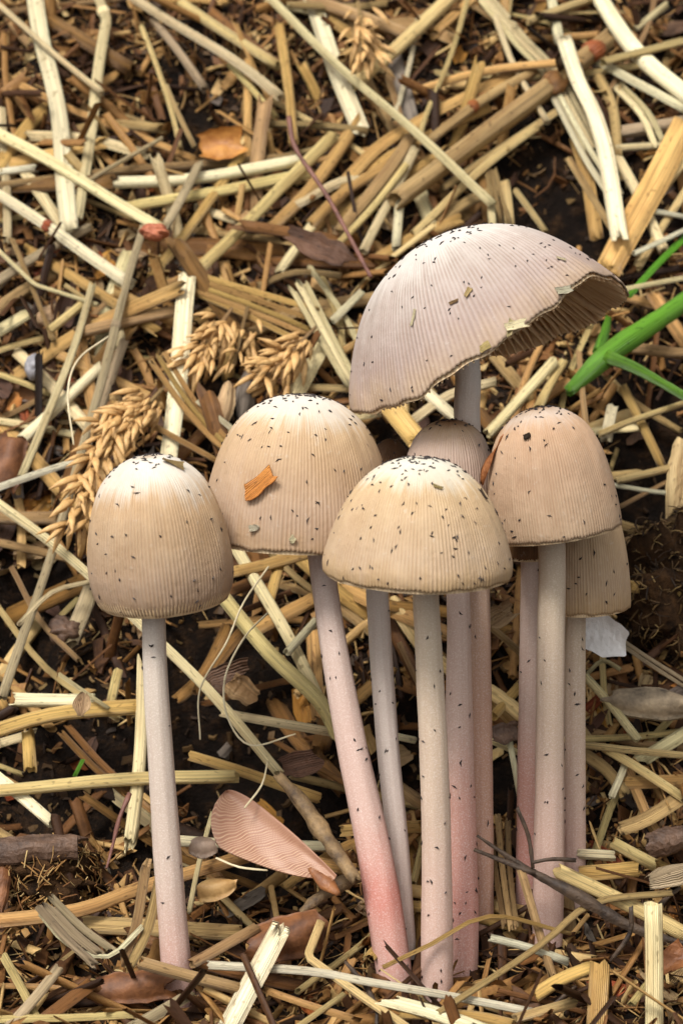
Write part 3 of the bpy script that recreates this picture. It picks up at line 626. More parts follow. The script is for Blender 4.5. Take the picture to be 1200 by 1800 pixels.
S('weathered grey straw lying level under the cream straws', 'grey', 22, [(1088, 232), (1205, 214)], .6)
S('thin white straw lying beside the fine green blade', 'white', 10, [(1112, 445), (1205, 402)], 2.2)
S('thin pale straw level with the tall cap rim', 'pale', 10, [(1090, 508), (1205, 488)], 2.0)
S('brownish curved leaf strip behind the upright cream blade', 'tan', 18, [(1048, 130), (1076, 190), (1086, 272)], 1.2, .3)
S('golden straw lying low along the shoulder of the tall cap', 'gold', 22, [(660, 460), (730, 418), (810, 385)], .8, .7)
S('slim pale straw standing in front of the dark hollow beside the blade', 'yellow', 11, [(905, 335), (958, 408)], .8)
# --- between the caps and the heap, left flank
S('cream flat straw standing upright behind the egg-shaped cap', 'cream', 31, [(332, 486), (316, 640), (298, 812)], 2.6, .3, wob=.005)
S('folded tan leaf spreading sideways from the top of the upright flat straw', 'gold', 44, [(336, 492), (440, 530), (548, 568)], 2.0, .2, split=4, wob=.02)
S('olive tan straw lying level behind the upright flat straw', 'tan', 21, [(134, 584), (220, 564), (312, 546)], 1.6, .9)
S('long grey-tan stalk with a knot leaning down the whole flank', 'grey', 15, [(252, 398), (192, 612), (128, 850), (44, 1110), (6, 1228)], 3.0, .9, nodes=[(.27, 'grey')], wob=.008)
S('pale straw leaning across the loose wood chips', 'pale', 15, [(162, 500), (120, 640), (36, 838)], 2.2, .7)
S('dull greenish straw beside the knotted grey stalk', 'grey', 17, [(218, 598), (190, 690), (154, 782)], 1.2, .7)
S('pale broken straw lying under the leaning pale straw', 'cream', 22, [(40, 774), (100, 718), (176, 644)], 1.2, .8)
S('thin white straw sloping beside the rusty bark chip', 'white', 13, [(-10, 858), (90, 826), (162, 804)], 2.4)
S('slim tan straw slanting down to the wide dome cap', 'gold', 12, [(200, 706), (290, 758), (382, 812)], 3.2, .8)
S('tan straw split open at its upper end beside the upright flat straw', 'gold', 32, [(402, 788), (345, 722), (276, 628)], 3.0, .35, split=3)
S('short pale straw lying on the split tan straw', 'cream', 11, [(348, 704), (380, 732), (416, 762)], 3.4, .6)
S('broad straw with feathered top leaning into the gap beside the tall cap', 'pale', 33, [(620, 672), (570, 590), (522, 505)], 2.4, .3, split=3)
S('pale flat straw standing behind the top of the wide dome cap', 'pale', 28, [(518, 700), (568, 602)], 1.4, .35)
S('pale straw standing beside the brown bark flake', 'pale', 17, [(490, 482), (546, 398)], 1.4)
S('silvery grey straw lying beneath the straw with the reddish joint', 'grey', 17, [(-10, 500), (70, 448), (158, 398)], .8)
S('thin bent pale stalk over the loose wood chips', 'pale', 8, [(-10, 432), (62, 500), (172, 536)], 1.8, 1, 'sharp')
S('short yellow straw end among the loose wood chips', 'yellow', 16, [(88, 582), (146, 534)], 1.3)
S('short thin tan straw beside the olive tan straw', 'tan', 10, [(150, 570), (186, 534)], 1.5)
S('slim yellow stalk between the tall cap rim and the heap', 'pale', 11, [(545, 470), (610, 560), (640, 640)], 1.4)
S('small pale straw angled by the tall cap margin', 'cream', 13, [(585, 565), (636, 512)], 2.2)
# --- under the tall cap and beyond the cluster
S('wide tan flat straw slanting down under the tall cap', 'gold', 38, [(648, 664), (742, 786)], 3.0, .3, jag=1.0)
S('cream straw angled beside the tall stem under its cap', 'cream', 22, [(736, 676), (806, 742)], 2.4, .5)
S('cream straw crossing behind the tall stem', 'pale', 18, [(722, 742), (790, 696), (870, 672)], 2.0, .6)
S('pale straw rising behind the bell cap toward the gills', 'pale', 22, [(856, 762), (915, 698), (978, 632)], 2.6, .7)
S('second pale straw rising toward the gills, shorter and yellower', 'yellow', 15, [(946, 718), (990, 634)], 2.0)
S('thin upright stalk in front of the green stalk', 'tan', 10, [(1032, 756), (1016, 618)], 3.6)
S('thin yellow straw sloping below the green branch', 'yellow', 12, [(1052, 764), (1120, 738), (1210, 706)], 2.2)
S('thin yellow straw level with the bell cap middle', 'yellow', 14, [(1084, 846), (1150, 830), (1210, 814)], 2.2)
S('tan straw dropping into the dark hollow below the green stalk', 'gold', 16, [(1094, 678), (1162, 822)], 1.2, .6)
S('thin white straw in the hollow below the green stalk', 'white', 9, [(1076, 852), (1150, 866), (1210, 870)], 2.0)
S('thin tan straw crossing the white one below the green stalk', 'tan', 9, [(1090, 892), (1200, 832)], 1.6)
S('weathered tan straw under the green stalk', 'tan', 22, [(1096, 612), (1210, 622)], 1.0)
S('short pale upright stub behind the bell cap shoulder', 'cream', 20, [(1066, 776), (1078, 714)], 1.4, .7)
# --- the dark hollow and middle ground
S('long yellow straw sloping past the lone stem down to the mottled twig', 'pale', 18, [(-10, 880), (155, 1008), (300, 1148), (400, 1252), (492, 1358)], 3.4, .9, wob=.0)
S('broad tan straw slanting down to the pink stem', 'yellow', 28, [(384, 1040), (474, 1148), (560, 1232), (596, 1302)], 3.6, .5, jag=1)
S('pale yellow straw running under the broad tan straw', 'pale', 22, [(414, 958), (492, 1092), (566, 1240)], 2.6, .8)
S('golden straw lying level beneath the wide dome cap', 'gold', 22, [(402, 1006), (470, 992), (546, 972)], 2.8, .9)
S('short upright tan straw beneath the wide dome cap', 'gold', 19, [(474, 1056), (496, 966)], 2.2, .8)
S('brown-gold straw angled up toward the pink stem', 'gold', 26, [(436, 1114), (552, 1054)], 1.8, .7)
S('brown straw continuing down into the hollow from the gold one', 'brown', 20, [(346, 1218), (396, 1150), (440, 1098)], 1.6, .6)
S('short cream straw lying on the pale yellow straw', 'cream', 14, [(504, 1146), (556, 1090)], 3.6)
S('wide grey straw sunk behind the egg-shaped cap', 'grey', 30, [(162, 1030), (122, 1132)], .8, .7)
S('thin curled dry blade bending from behind the egg-shaped cap', 'pale', 9, [(160, 1024), (92, 1042), (34, 1098)], 3.4, .4)
S('upright yellow straw close behind the lone stem', 'pale', 25, [(254, 1166), (244, 1320), (232, 1482)], 3.2, .8, jag=1.2)
S('thin pale splinter lying over the white level straw', 'pale', 8, [(104, 1184), (192, 1244)], 3.8)
S('whitish level straw end above the brown level straw', 'cream', 27, [(24, 1228), (166, 1230)], 2.8, .8)
S('brown level straw running behind the lone stem', 'gold', 27, [(-10, 1284), (90, 1258), (248, 1244)], 3.0, .8)
S('long yellow level straw passing behind the lone stem near its foot', 'yellow', 24, [(-15, 1390), (200, 1374), (414, 1364)], 3.8, .9, wob=.005)
S('split dark tan straw pointing down to the long level straw', 'brown', 26, [(228, 1392), (170, 1340), (116, 1284)], 3.0, .5, split=2)
S('short yellow straw upright under the brown level straw', 'gold', 24, [(50, 1286), (56, 1352)], 2.0, .7)
S('pale straw sloping under the long level straw', 'cream', 20, [(-12, 1362), (92, 1448)], 3.0, .8)
S('tan straw sloping behind the winged seed', 'gold', 18, [(334, 1330), (440, 1362), (562, 1402)], 2.6)
S('pale yellow straw sloping to the pink stem', 'pale', 15, [(388, 1250), (480, 1268), (580, 1288)], 3.2)
S('white level straw half hidden behind the winged seed', 'cream', 20, [(312, 1476), (430, 1486), (596, 1488)], 2.4, .9)
S('golden straw lying under the winged seed', 'gold', 25, [(-15, 1620), (140, 1600), (250, 1562), (440, 1502)], 2.6, .9, nodes=[])
S('slim upright straw end beside the thin fibres', 'tan', 10, [(700, 1130), (760, 1260)], 2.0)
S('yellow straw passing behind the cluster stems', 'yellow', 26, [(690, 1060), (760, 1150), (870, 1220), (925, 1268)], 1.6, .8)
S('tan straw sloping behind the cluster between two stems', 'tan', 13, [(850, 1090), (925, 1158)], 2.2)
S('slim cream straw crossing behind the slender stem', 'cream', 13, [(690, 1292), (730, 1300)], 2.0)
S('golden straw behind the slender stem near the twig', 'gold', 20, [(600, 1462), (740, 1452)], 1.8, .8)
S('tan leaf strip behind the front stems', 'tan', 26, [(690, 1380), (752, 1420)], 1.6, .3)
S('slim pale straw level behind the right-hand stems of the bell cap', 'pale', 12, [(860, 1300), (925, 1330)], 1.8)
S('tan straw leaning in the gap between front and bell stems', 'gold', 16, [(866, 1260), (920, 1200)], 1.6)
S('white frayed straw upright in the gap beside the bell stem', 'cream', 11, [(896, 1300), (912, 1400)], 2.6)
# --- beyond the bell cap, low right flank
S('dry ribbed strip sloping out from the white paper scrap', 'grey', 15, [(1054, 1100), (1130, 1156), (1210, 1210)], 3.2, .5, split=2)
S('yellow level straw beside the foot of the bell stem', 'yellow', 12, [(1026, 1310), (1120, 1322), (1210, 1330)], 3.0)
S('pale straw sloping across the yellow level straw', 'yellow', 17, [(1062, 1316), (1120, 1352), (1200, 1404)], 2.6, .8)
S('pale straw leaning on the spotted driftwood scrap', 'pale', 15, [(1028, 1192), (1072, 1240), (1120, 1300)], 2.6)
S('curved tan blade by the bell stem', 'tan', 22, [(1024, 1322), (1066, 1352), (1098, 1396)], 2.0, .3)
S('short bright upright splinter by the curved tan blade', 'cream', 13, [(1072, 1402), (1098, 1340)], 2.2, .6)
S('curling straw-coloured tendril beside the white paper scrap', 'pale', 7, [(1030, 1186), (1058, 1162), (1090, 1178)], 2.4)
S('long golden straw lying flat beneath the pale sloping straws', 'gold', 22, [(1080, 1378), (1210, 1372)], 1.6, .8)
S('bright cream straw showing between bell stem and golden straw', 'cream', 18, [(1014, 1502), (1080, 1506)], 2.0)
S('golden straw lying against the foot of the bell stem', 'gold', 30, [(1020, 1534), (1122, 1526)], 2.0, .7)
S('yellow straw sloping to the ribbed brown leaf', 'yellow', 22, [(1078, 1480), (1150, 1520)], 2.6, .9)
S('arched tan leaf strip above the ribbed brown leaf', 'tan', 26, [(1088, 1462), (1140, 1440), (1210, 1392)], 2.4, .25, curl=.4)
S('golden leaf strip arching over brown crumbs', 'gold', 20, [(1095, 1340), (1140, 1440), (1160, 1470)], 1.4, .3)
# --- foreground
S('yellow hollow straw pointing out from the bell stem foot', 'yellow', 28, [(978, 1530, .95), (1090, 1582, .9), (1215, 1650, .8)], 1, .95, wob=.005)
S('long thin tan stalk sweeping in front of the bell stem foot', 'tan', 12, [(770, 1782, -1.6), (945, 1662, -.2), (1040, 1590, .5), (1180, 1570, .9)], 1)
S('thin arching tan stem crossing in front of the front stems', 'gold', 8, [(672, 1700, -.5), (760, 1660, -.45), (862, 1612, -.3), (1000, 1640, .2)], 1)
S('pale leaning straw with a pointed tip before the bell stems', 'tan', 17, [(974, 1722, -.3), (940, 1610, .2), (912, 1524, .6)], 1, .5, jag=1.5)
S('white straw lying level before the bell stem foot', 'white', 15, [(862, 1650, -.1), (930, 1668, -.1), (998, 1692, -.1)], 1)
S('long white straw lying along the ground before the front stem', 'white', 17, [(366, 1698, -.6), (540, 1706, -.7), (640, 1724, -.9), (830, 1760, -1.1), (938, 1780, -1.2)], 1, .9, wob=.0)
S('yellow straw bent at an elbow before the wide dome stem', 'yellow', 17, [(566, 1618, .3), (541, 1682, -.4), (640, 1756, -1.2), (725, 1815, -1.8)], 1, .8, 'sharp')
S('whitish straw with a ragged end before the front stem', 'cream', 26, [(676, 1760, -1.3), (760, 1782, -1.5), (850, 1812, -1.8)], 1, .8, jag=1.6)
S('thin yellow straw on the ground beside the bent elbow straw', 'yellow', 11, [(516, 1808, -1.8), (604, 1748, -1.1)], 1)
S('golden flat straw lying behind the cream upright slab', 'gold', 18, [(466, 1738, -.9), (540, 1764, -1.2), (620, 1790, -1.5)], 1, .4)
S('broad cream straw slab propped up before the curled rust bark', 'cream', 38, [(400, 1815, -1.6), (445, 1725, -1.0), (488, 1640, -.4)], 1, .45, jag=1.0)
S('tan straw running to the curled rust bark', 'tan', 21, [(336, 1694, -.4), (452, 1632, .2)], 1, .8)
S('weathered grey-brown stick lying before the lone stem', 'tan', 27, [(250, 1692, -.8), (330, 1714, -.9), (428, 1740, -1.0)], 1, .7)
S('pale grey straw stub angled before the lone stem foot', 'grey', 24, [(228, 1808, -1.6), (332, 1748, -.9)], 1, .9)
S('striped leaf strap folded into a trough beside the lone stem', 'grey', 52, [(84, 1590, .3), (130, 1640, -.2), (180, 1678, -.5)], 1, .2, split=3)
S('tan leaf strap rising from the trough to the lone stem', 'tan', 40, [(225, 1690, -.4), (252, 1630, 0), (272, 1535, .6)], 1, .25, split=2)
S('pale thin blade edge curving along the trough', 'cream', 10, [(72, 1606, .2), (120, 1660, -.3), (190, 1682, -.5), (250, 1630, -.1)], 1, .5)
S('thin yellow straw dropping beside the rust bark and lone stem', 'yellow', 14, [(8, 1680, -.4), (40, 1740, -.8), (68, 1800, -1.5)], 1)
S('greyish straw leaning up beside the thin yellow one', 'grey', 22, [(12, 1808, -1.7), (60, 1755, -1.2), (104, 1702, -.7)], 1, .7)
S('brown straw lying toward the big rust bark piece', 'brown', 30, [(66, 1802, -1.6), (160, 1728, -.8)], 1, .6)
S('yellow straw lying flat along the very front edge of the litter', 'yellow', 15, [(-12, 1794, -1.6), (120, 1790, -1.55), (236, 1782, -1.5)], 1)
S('upright hollow straw stub with a pale rim by the dark twig', 'pale', 37, [(1150, 1830, -1.6), (1148, 1700, -1.2), (1145, 1588, -.9)], 1, .95, wob=.005, jag=.15)
S('shorter upright stub with brown top beside the hollow straw stub', 'gold', 36, [(1046, 1830, -1.8), (1056, 1694, -1.0)], 1, .8, jag=.9)
S('bent tan bark strip leaning on the shorter upright stub', 'gold', 28, [(940, 1748, -1.0), (985, 1722, -.8), (1042, 1700, -.6)], 1, .5)
S('slim pale stalk leaning by the lone stem', 'pale', 9, [(376, 1428, 2.4), (352, 1520, 1.8), (332, 1604, 1.2)], 1)
S('dull tan straw lying level behind the lone stem foot', 'tan', 30, [(146, 1626), (290, 1634), (424, 1640)], 1.0, .8)
S('short bright straw by the foot of the foremost stem', 'yellow', 18, [(905, 1790, -1.5), (1010, 1760, -1.2)], 1)
S('frayed tan sheath standing behind the dark forked twig', 'tan', 34, [(896, 1630), (886, 1540), (876, 1440)], 2.2, .25, split=3)
S('short golden straw lying at the foremost stem foot', 'gold', 22, [(700, 1782, -1.4), (830, 1786, -1.5), (900, 1800, -1.7)], 1, .6)
S('golden stub with an open hollow end beside the winged seed', 'gold', 24, [(540, 1513, 1.6), (624, 1530, 1.6)], 1, .95, jag=.2)
# --- more of the thick straw mat high on the heap
S('tan strip under the yellow-green straw', 'tan', 20, [(640, 60), (720, 40), (800, 70)], .8, .3)
S('golden strip behind the jointed tan straw', 'gold', 18, [(640, 300), (730, 250), (860, 190)], .8, .4)
S('yellow strip running along the thick brown stalk', 'yellow', 15, [(780, 330), (880, 262), (985, 190)], 1.2, .6)
S('pale slim straw leaning over the thick brown stalk middle', 'pale', 12, [(870, 30), (905, 120), (960, 215)], 1.6)
S('tan slim straw leaning from the hanging grain ear', 'tan', 12, [(680, 130), (700, 190), (712, 250)], 1.0)
S('slim cream straw high behind the curved tan sheath', 'cream', 10, [(690, 210), (720, 120), (735, 30)], 1.2)
S('weathered grey strip high by the hanging grain ear', 'chipgrey', 26, [(690, 90), (708, 160), (722, 215)], .6, .2)
S('golden straw low beside the dark reddish twig', 'gold', 20, [(545, 395), (600, 340), (690, 285)], 1.0, .7)
S('pale straw beside the dark reddish twig', 'pale', 16, [(520, 360), (600, 320), (650, 318)], .9, .7)
S('brown strip beneath the long slanting straws near the orange scrap', 'brown', 20, [(370, 20), (440, 80), (520, 140)], .5, .5)
S('tan straw dropping behind the wide cream strip', 'tan', 15, [(610, 20), (640, 120), (690, 230)], .6, .6)
S('pale frayed strip sloping under the thick cream straw end', 'pale', 22, [(1085, 150), (1130, 200), (1160, 262)], 1.0, .25, split=2)
S('tan slim straw behind the level yellow straw', 'tan', 10, [(1060, 180), (1130, 60), (1150, -10)], .7)
S('pale slim straw behind the weathered grey straw', 'pale', 12, [(1080, 262), (1150, 258), (1210, 256)], 1.2)
S('golden strip lying behind the upright cream blade', 'gold', 24, [(1010, 240), (1030, 320), (1050, 420)], .8, .3)
S('white slim straw standing behind the broad golden blade', 'white', 9, [(1090, 380), (1140, 372), (1210, 384)], 1.6)
S('yellow straw sloping beside the fine green blade', 'yellow', 14, [(1120, 470), (1160, 400), (1210, 330)], 1.2, .7)
S('brown-gold strip standing behind the tall crown stubs', 'brown', 28, [(845, 290), (860, 390)], .6, .3)
S('tan straw lying low behind the tall crown', 'tan', 20, [(770, 392), (830, 352), (890, 330)], .6, .7)
S('thin tan straw slanting over the loose chips by the silvery straw', 'tan', 9, [(20, 420), (80, 560), (96, 600)], 1.2)
S('pale straw stub beside the spread grain ear', 'pale', 16, [(232, 520), (206, 610)], 1.0, .6)
S('golden slim straw below the folded tan leaf', 'gold', 12, [(352, 520), (440, 556), (530, 600)], 1.6, .6)
S('yellow straw standing behind the feathered straw', 'yellow', 14, [(560, 480), (596, 560), (604, 620)], 1.0)
S('tan slim straw crossing under the brown bark flake', 'tan', 12, [(455, 500), (520, 478), (600, 486)], 1.2)
S('golden straw behind the foot of the pink stem', 'gold', 18, [(500, 1560), (580, 1500), (640, 1470)], 1.0, .6)
S('brown straw deep in the hollow under the golden level straw', 'brown', 22, [(300, 1060), (400, 1040), (480, 1010)], .8, .5)
S('dull tan strip deep in the hollow behind the lone stem', 'brown', 26, [(310, 1230), (360, 1180), (400, 1100)], .5, .3)
S('tan slim straw slanting behind the egg-shaped cap', 'tan', 11, [(20, 1000), (70, 1090), (140, 1160)], 1.2)
S('yellow stub behind the upright yellow straw', 'yellow', 18, [(208, 1180), (196, 1240)], 1.4, .6)
S('tan upright strip behind the wide dome stem', 'gold', 26, [(548, 1110), (552, 1180), (560, 1260)], .8, .3)

# ------------------------------------------------------------------ other things in the litter
def root_at(name, c, label, cat, group=None):
    o = bpy.data.objects.new(name, None); COL.objects.link(o); o.location = Vector(np.asarray(c) * U); o.empty_display_size = .01
    return tag(o, label, cat, group)
def stick(parent, name, mat, pts, ws, c, lift=.6, seg=10, rough=.12, hollow=False, jag=.5):
    P = np.array(place(pts, lift)); path = smooth_path(P, .12); n = len(path); k = np.mean([kof(p) for p in P])
    rad = np.interp(np.linspace(0, 1, n), np.linspace(0, 1, len(ws)), ws) / 200 * k
    rad = rad * (1 + rough * np.array([R.gauss(0, 1) for _ in range(n)])); path = path + NR.normal(0, rough * .1, path.shape) * rad[:, None]
    V, F, uv = sweep(path, rad, seg, 1, (0, -.7, .7), hollow, jag, rough)
    if c is None: c = path[0]
    return link(name, mesh(name, V - c, F, MATS[mat], uv), parent, (0, 0, 0) if parent is not None else c), c
# green stalk
c = place([(1000, 690)], 1.2)[0]
g = root_at('green_stalk', c, 'fresh green plant stalk with two side branches beside the tall cap', 'plant stalk')
stick(g, 'stalk', 'green', [(996, 690), (1070, 622), (1130, 580), (1215, 522)], [20, 36, 40, 34, 34], c, 1.4, 16, .015)
stick(g, 'branch', 'green', [(1068, 628), (1120, 650), (1215, 704)], [26, 20, 17, 16], c, 1.6, 12, .02)
stick(g, 'branch', 'green', [(1050, 622), (1062, 585), (1068, 560)], [22, 17, 12], c, 1.2, 12, .03)
S('fine green blade rising behind the tall cap rim', 'green', 13, [(1102, 520), (1150, 468), (1210, 412)], 1.8, .5, name='grass_blade', cat='grass blade', hollow=False)
S('tiny green sprout tip by the split dark tan straw', 'green', 8, [(133, 1366), (148, 1336)], 3.8, .4, name='grass_blade', cat='grass blade', hollow=False)
# twigs
t, c = stick(None, 'twig', 'twig', [(488, 1362), (530, 1410), (565, 1460), (626, 1548)], [18, 26, 32, 26, 20], None, 2.6, 12, .1); tag(t, 'mottled broken twig lying behind the winged seed', 'twig')
t, c = stick(None, 'twig', 'twig', [(528, 1604), (570, 1572), (626, 1540)], [10, 22, 26], None, 1.6, 10, .12); tag(t, 'short knobbly grey twig resting on the curled rust bark', 'twig')
t, c = stick(None, 'twig', 'redtwig', [(508, 208), (520, 262), (578, 350), (652, 488)], [10, 8, 8, 7], None, 2.6, 8, .08); tag(t, 'thin dark reddish twig hanging down to the tall cap', 'twig')
t, c = stick(None, 'twig', 'redtwig', [(228, 1396), (210, 1440), (200, 1480), (188, 1526)], [10, 8, 7, 5], None, 2.4, 8, .1); tag(t, 'thin curved rootlet hanging beside the upright yellow straw', 'twig')
c = PY(1210, 1662, .2); g = root_at('twig', c, 'blackish forked dead twig lying across the feet of the bell stems', 'twig')
stick(g, 'stalk', 'darktwig', [(838, 1469, .7), (930, 1530, .6), (1010, 1572, .45), (1110, 1630, .3), (1210, 1662, .2)], [5, 12, 26, 20, 10], c, 0, 10, .12)
stick(g, 'side_shoot', 'darktwig', [(834, 1494, .55), (880, 1512, .6), (938, 1534, .55)], [6, 9, 12], c, 0, 8, .12)
stick(g, 'side_shoot', 'darktwig', [(908, 1420, .7), (928, 1470, .65), (936, 1526, .55)], [7, 7, 8], c, 0, 8, .1)
stick(g, 'side_shoot', 'darktwig', [(936, 1516, .55), (970, 1510, .6), (1010, 1512, .7)], [6, 7, 8], c, 0, 8, .1)
stick(g, 'side_shoot', 'darktwig', [(1108, 1594, -.2), (1106, 1640, -.2), (1072, 1690, -.2)], [7, 10, 6], c, 0, 8, .1)
for pts, lab in [([(606, 1690, -.2), (640, 1730, -.7), (660, 1770, -1.2), (662, 1810, -1.5)], 'thin black shrivelled stem on the litter before the wide dome stem'),
                 ([(920, 1810, -1.5), (980, 1760, -1.0), (1010, 1735, -.8)], 'thin black stem lying before the shorter upright stub'),
                 ([(1195, 1560), (1160, 1590), (1130, 1640)], 'dark rootlet curling by the ribbed brown leaf')]:
    t, c = stick(None, 'rootlet', 'darktwig', pts, [7, 9, 6], None, 1.4, 7, .15); tag(t, lab, 'rootlet')
# fine fibres
for pts, lab in [([(472, 996), (428, 1060), (398, 1130), (352, 1212), (352, 1300)], 'longest fine curling plant fibre in the hollow behind the lone stem'),
                 ([(470, 1078), (430, 1120), (396, 1190), (400, 1260), (440, 1310), (520, 1290)], 'fine looping plant fibre curling back toward the pink stem'),
                 ([(190, 592), (138, 632), (120, 690), (130, 782)], 'fine arching fibre beside the knotted grey stalk'),
                 ([(430, 1420), (460, 1380), (470, 1340)], 'fine wisp standing over the winged seed'),
                 ([(380, 1508), (420, 1524), (470, 1530)], 'fine pale rootlet lying below the winged seed')]:
    t, c = stick(None, 'plant_fibre', 'hair', pts, [3.5, 4, 3], None, 2.8, 5, .05); tag(t, lab, 'fibre')
# winged maple seed
A = place([(578, 1556), (398, 1392)], 2.4); c = A[0]; ax_ = A[1] - A[0]; Ls = np.linalg.norm(ax_); xd = ax_ / Ls
nn = nrm(np.array([.25, -.85, .45])); nn = nrm(nn - xd * np.dot(nn, xd)); yd = np.cross(nn, xd)
g = root_at('winged_seed', c, 'pinkish brown winged maple seed with branching veins', 'winged seed')
nu, nv = 320, 30; uu = np.linspace(0, 1, nu); vv = np.linspace(0, 1, nv); UU, VV = np.meshgrid(uu, vv, indexing='ij')
hi = .20 + .02 * np.sin(UU * 3); lo_ = -(.08 + .78 * np.clip((UU - .12) / .6, 0, 1) ** .8) * np.sqrt(np.clip(1 - np.clip((UU - .62) / .38, 0, 1) ** 2.2, 0, 1)); hi = hi * np.sqrt(np.clip(1 - np.clip((UU - .72) / .28, 0, 1) ** 2, 0.0, 1))
yy = (hi + (lo_ - hi) * VV) * 1.02; vein = np.sin((UU * 1.0 - VV * .30 + .10 * VV ** 2) * 270 + 2.2 * np.sin(VV * 6 + UU * 13) + 1.6 * np.sin(UU * 41 - VV * 11) + 1.2 * np.sin(VV * 17 + UU * 23)); zz = .006 * vein * np.clip(VV * 3, 0, 1) + .10 * np.exp(-(VV / .12) ** 2) + .06 * np.sin(UU * 5 + VV * 3)
Pw = c + xd * (UU * Ls)[..., None] - yd * (yy)[..., None] + nn * zz[..., None]
Pb = Pw - nn * .03; V = np.vstack([Pw.reshape(-1, 3), Pb.reshape(-1, 3)]); f = grid_faces(nu, nv); nN = nu * nv; idx = np.arange(nN).reshape(nu, nv)
lp = np.concatenate([idx[:, 0], idx[-1, 1:], idx[-2::-1, -1], idx[0, -2:0:-1]]); l2 = np.roll(lp, -1)
t = NT('wing'); vt = t.n('Attribute', attribute_name='vein').outputs['Fac']; no = t.noise(t.n('TexCoord').outputs['Object'], 300, 4, .6)
cc = t.mix(vt, lin(158, 116, 92), lin(196, 162, 132)); cc = t.mix(.5, cc, t.ramp(no, [(.3, (.7, .55, .5)), (.65, (1, 1, 1))]), 'MULTIPLY'); t.l(cc, t.b.inputs['Base Color']); t.b.inputs['Roughness'].default_value = .5; MATS['wing'] = t.m
va = (np.clip(vein, 0, 1) ** 2 * np.clip(VV * 3, 0, 1)).ravel()
link('wing', mesh('wing', V - c, np.vstack([f, f[:, ::-1] + nN, np.stack([lp, l2, l2 + nN, lp + nN], 1)]), MATS['wing'], None, {'vein': np.concatenate([va, va])}), g)
sp_ = [c - xd * .25, c, c + xd * .2, c + xd * .5]; V, F, uv = sweep(smooth_path(sp_, .06), np.interp(np.linspace(0, 1, len(smooth_path(sp_, .06))), [0, .4, 1], [.05, .16, .06]), 12, .6, nn, False, .1, .06); link('seed', mesh('seed', V - c, F, MATS['leafbrown'], uv), g)
# bark chips, leaf scraps and other single flat pieces: (name, label, cat, mat, px, py, length px, width px, angle, curl, thickness, lift, y)
def scrap(name, label, cat, mat, px, py, Lp, Wp, ang, curl=.2, th=.08, lift=.5, y=None, seed=None, tilt=None, jag=.2, taper=.2, group=None, nx=14, ny=9, smooth=False):
    p = place([(px, py) if y is None else (px, py, y)], lift)[0]; k = kof(p); a = math.radians(ang)
    n = gnormal(p[0], p[1]); n = nrm(n + nrm(CAM - p) * .8) if tilt is None else nrm(np.array(tilt, float))
    V, F, uv = plate(Lp / 100 * k, Wp / 100 * k, th, curl, seed if seed is not None else abs(hash((px, py))) % 9999, jag, nx, ny, taper)
    V = orient(V, np.zeros(3), np.array([math.cos(a), 0, math.sin(a)]), n)
    return tag(link(name, mesh(name, V, F, MATS[mat], uv, smooth=smooth), None, p), label, cat, group)
scrap('bark_chip', 'curled rust-brown bark piece behind the propped cream slab', 'bark', 'bark', 502, 1640, 145, 82, 22, -.45, .10, .4, .1, 5, (.1, -.8, .6), .12, .1, smooth=True)
scrap('bark_chip', 'rust-brown bark piece lying before the lone stem', 'bark', 'bark', 228, 1728, 140, 62, 8, -.35, .10, .4, -.7, 6, (.0, -.75, .65), .2, .3, smooth=True)
scrap('bark_chip', 'rusty bark chip beside the thin white sloping straw', 'bark', 'bark', 12, 808, 100, 64, 80, -.25, .12, .8, None, 7, smooth=True)
scrap('bark_chip', 'dark crusty bark slab beside the lump of matted fibre', 'bark', 'bark_dark', 64, 1482, 170, 56, 6, -.3, .16, 1.4, None, 8, (0, -.6, .8))
scrap('bark_chip', 'reddish bark sliver at the edge of the matted fibre', 'bark', 'bark', 2, 1560, 90, 30, 85, -.2, .1, 1.0, None, 9)
scrap('bark_chip', 'brown bark flake lying above the tall cap shoulder', 'bark', 'chipdark', 565, 438, 110, 50, -28, .15, .08, 1.8, None, 10, None, .3, .5)
scrap('leaf_scrap', 'orange leaf scrap in the dark litter high on the heap', 'leaf', 'leaforange', 388, 256, 76, 62, 10, .2, .03, .8, None, 11, None, .12, .3, smooth=True)
scrap('leaf_scrap', 'brown leaf scrap hanging by the upright hollow stub', 'leaf', 'leafbrown', 1185, 1692, 70, 50, 60, .3, .03, .8, -.2, 12)
scrap('leaf_scrap', 'pale heart-shaped flake hanging on the whitish level straw', 'leaf', 'chip', 145, 1240, 44, 32, 85, .2, .03, 3.4, None, 13, None, .1, .7)
scrap('leaf_scrap', 'grey-brown leaf scrap in the hollow beside the thin fibres', 'leaf', 'chipdark', 400, 1195, 70, 54, 20, .2, .03, 1.0, None, 14)
scrap('leaf_scrap', 'tan leaf scrap resting in the hollow under the long yellow straw', 'leaf', 'tan', 425, 1215, 60, 46, -40, .2, .03, 1.6, None, 15)
scrap('leaf_scrap', 'dull purple-grey leaf scrap behind the mottled twig', 'leaf', 'chipdark', 525, 1345, 66, 46, 15, .2, .03, .8, None, 16)
scrap('leaf_scrap', 'rounded grey husk beside the winged seed', 'leaf', 'greyhusk', 358, 1480, 48, 46, 0, -.4, .03, 2.8, None, 17, None, .05, .6, smooth=True)
scrap('leaf_scrap', 'bowl-shaped tan husk under the golden straw', 'leaf', 'husk', 380, 1552, 72, 46, 20, -.5, .03, 1.8, None, 18, None, .06, .7, smooth=True)
scrap('leaf_scrap', 'ribbed grey-brown leaf curling by the brown rootlet', 'leaf', 'grey', 1178, 1528, 84, 46, 24, -.5, .03, 2.0, None, 19, None, .1, .5, smooth=True)
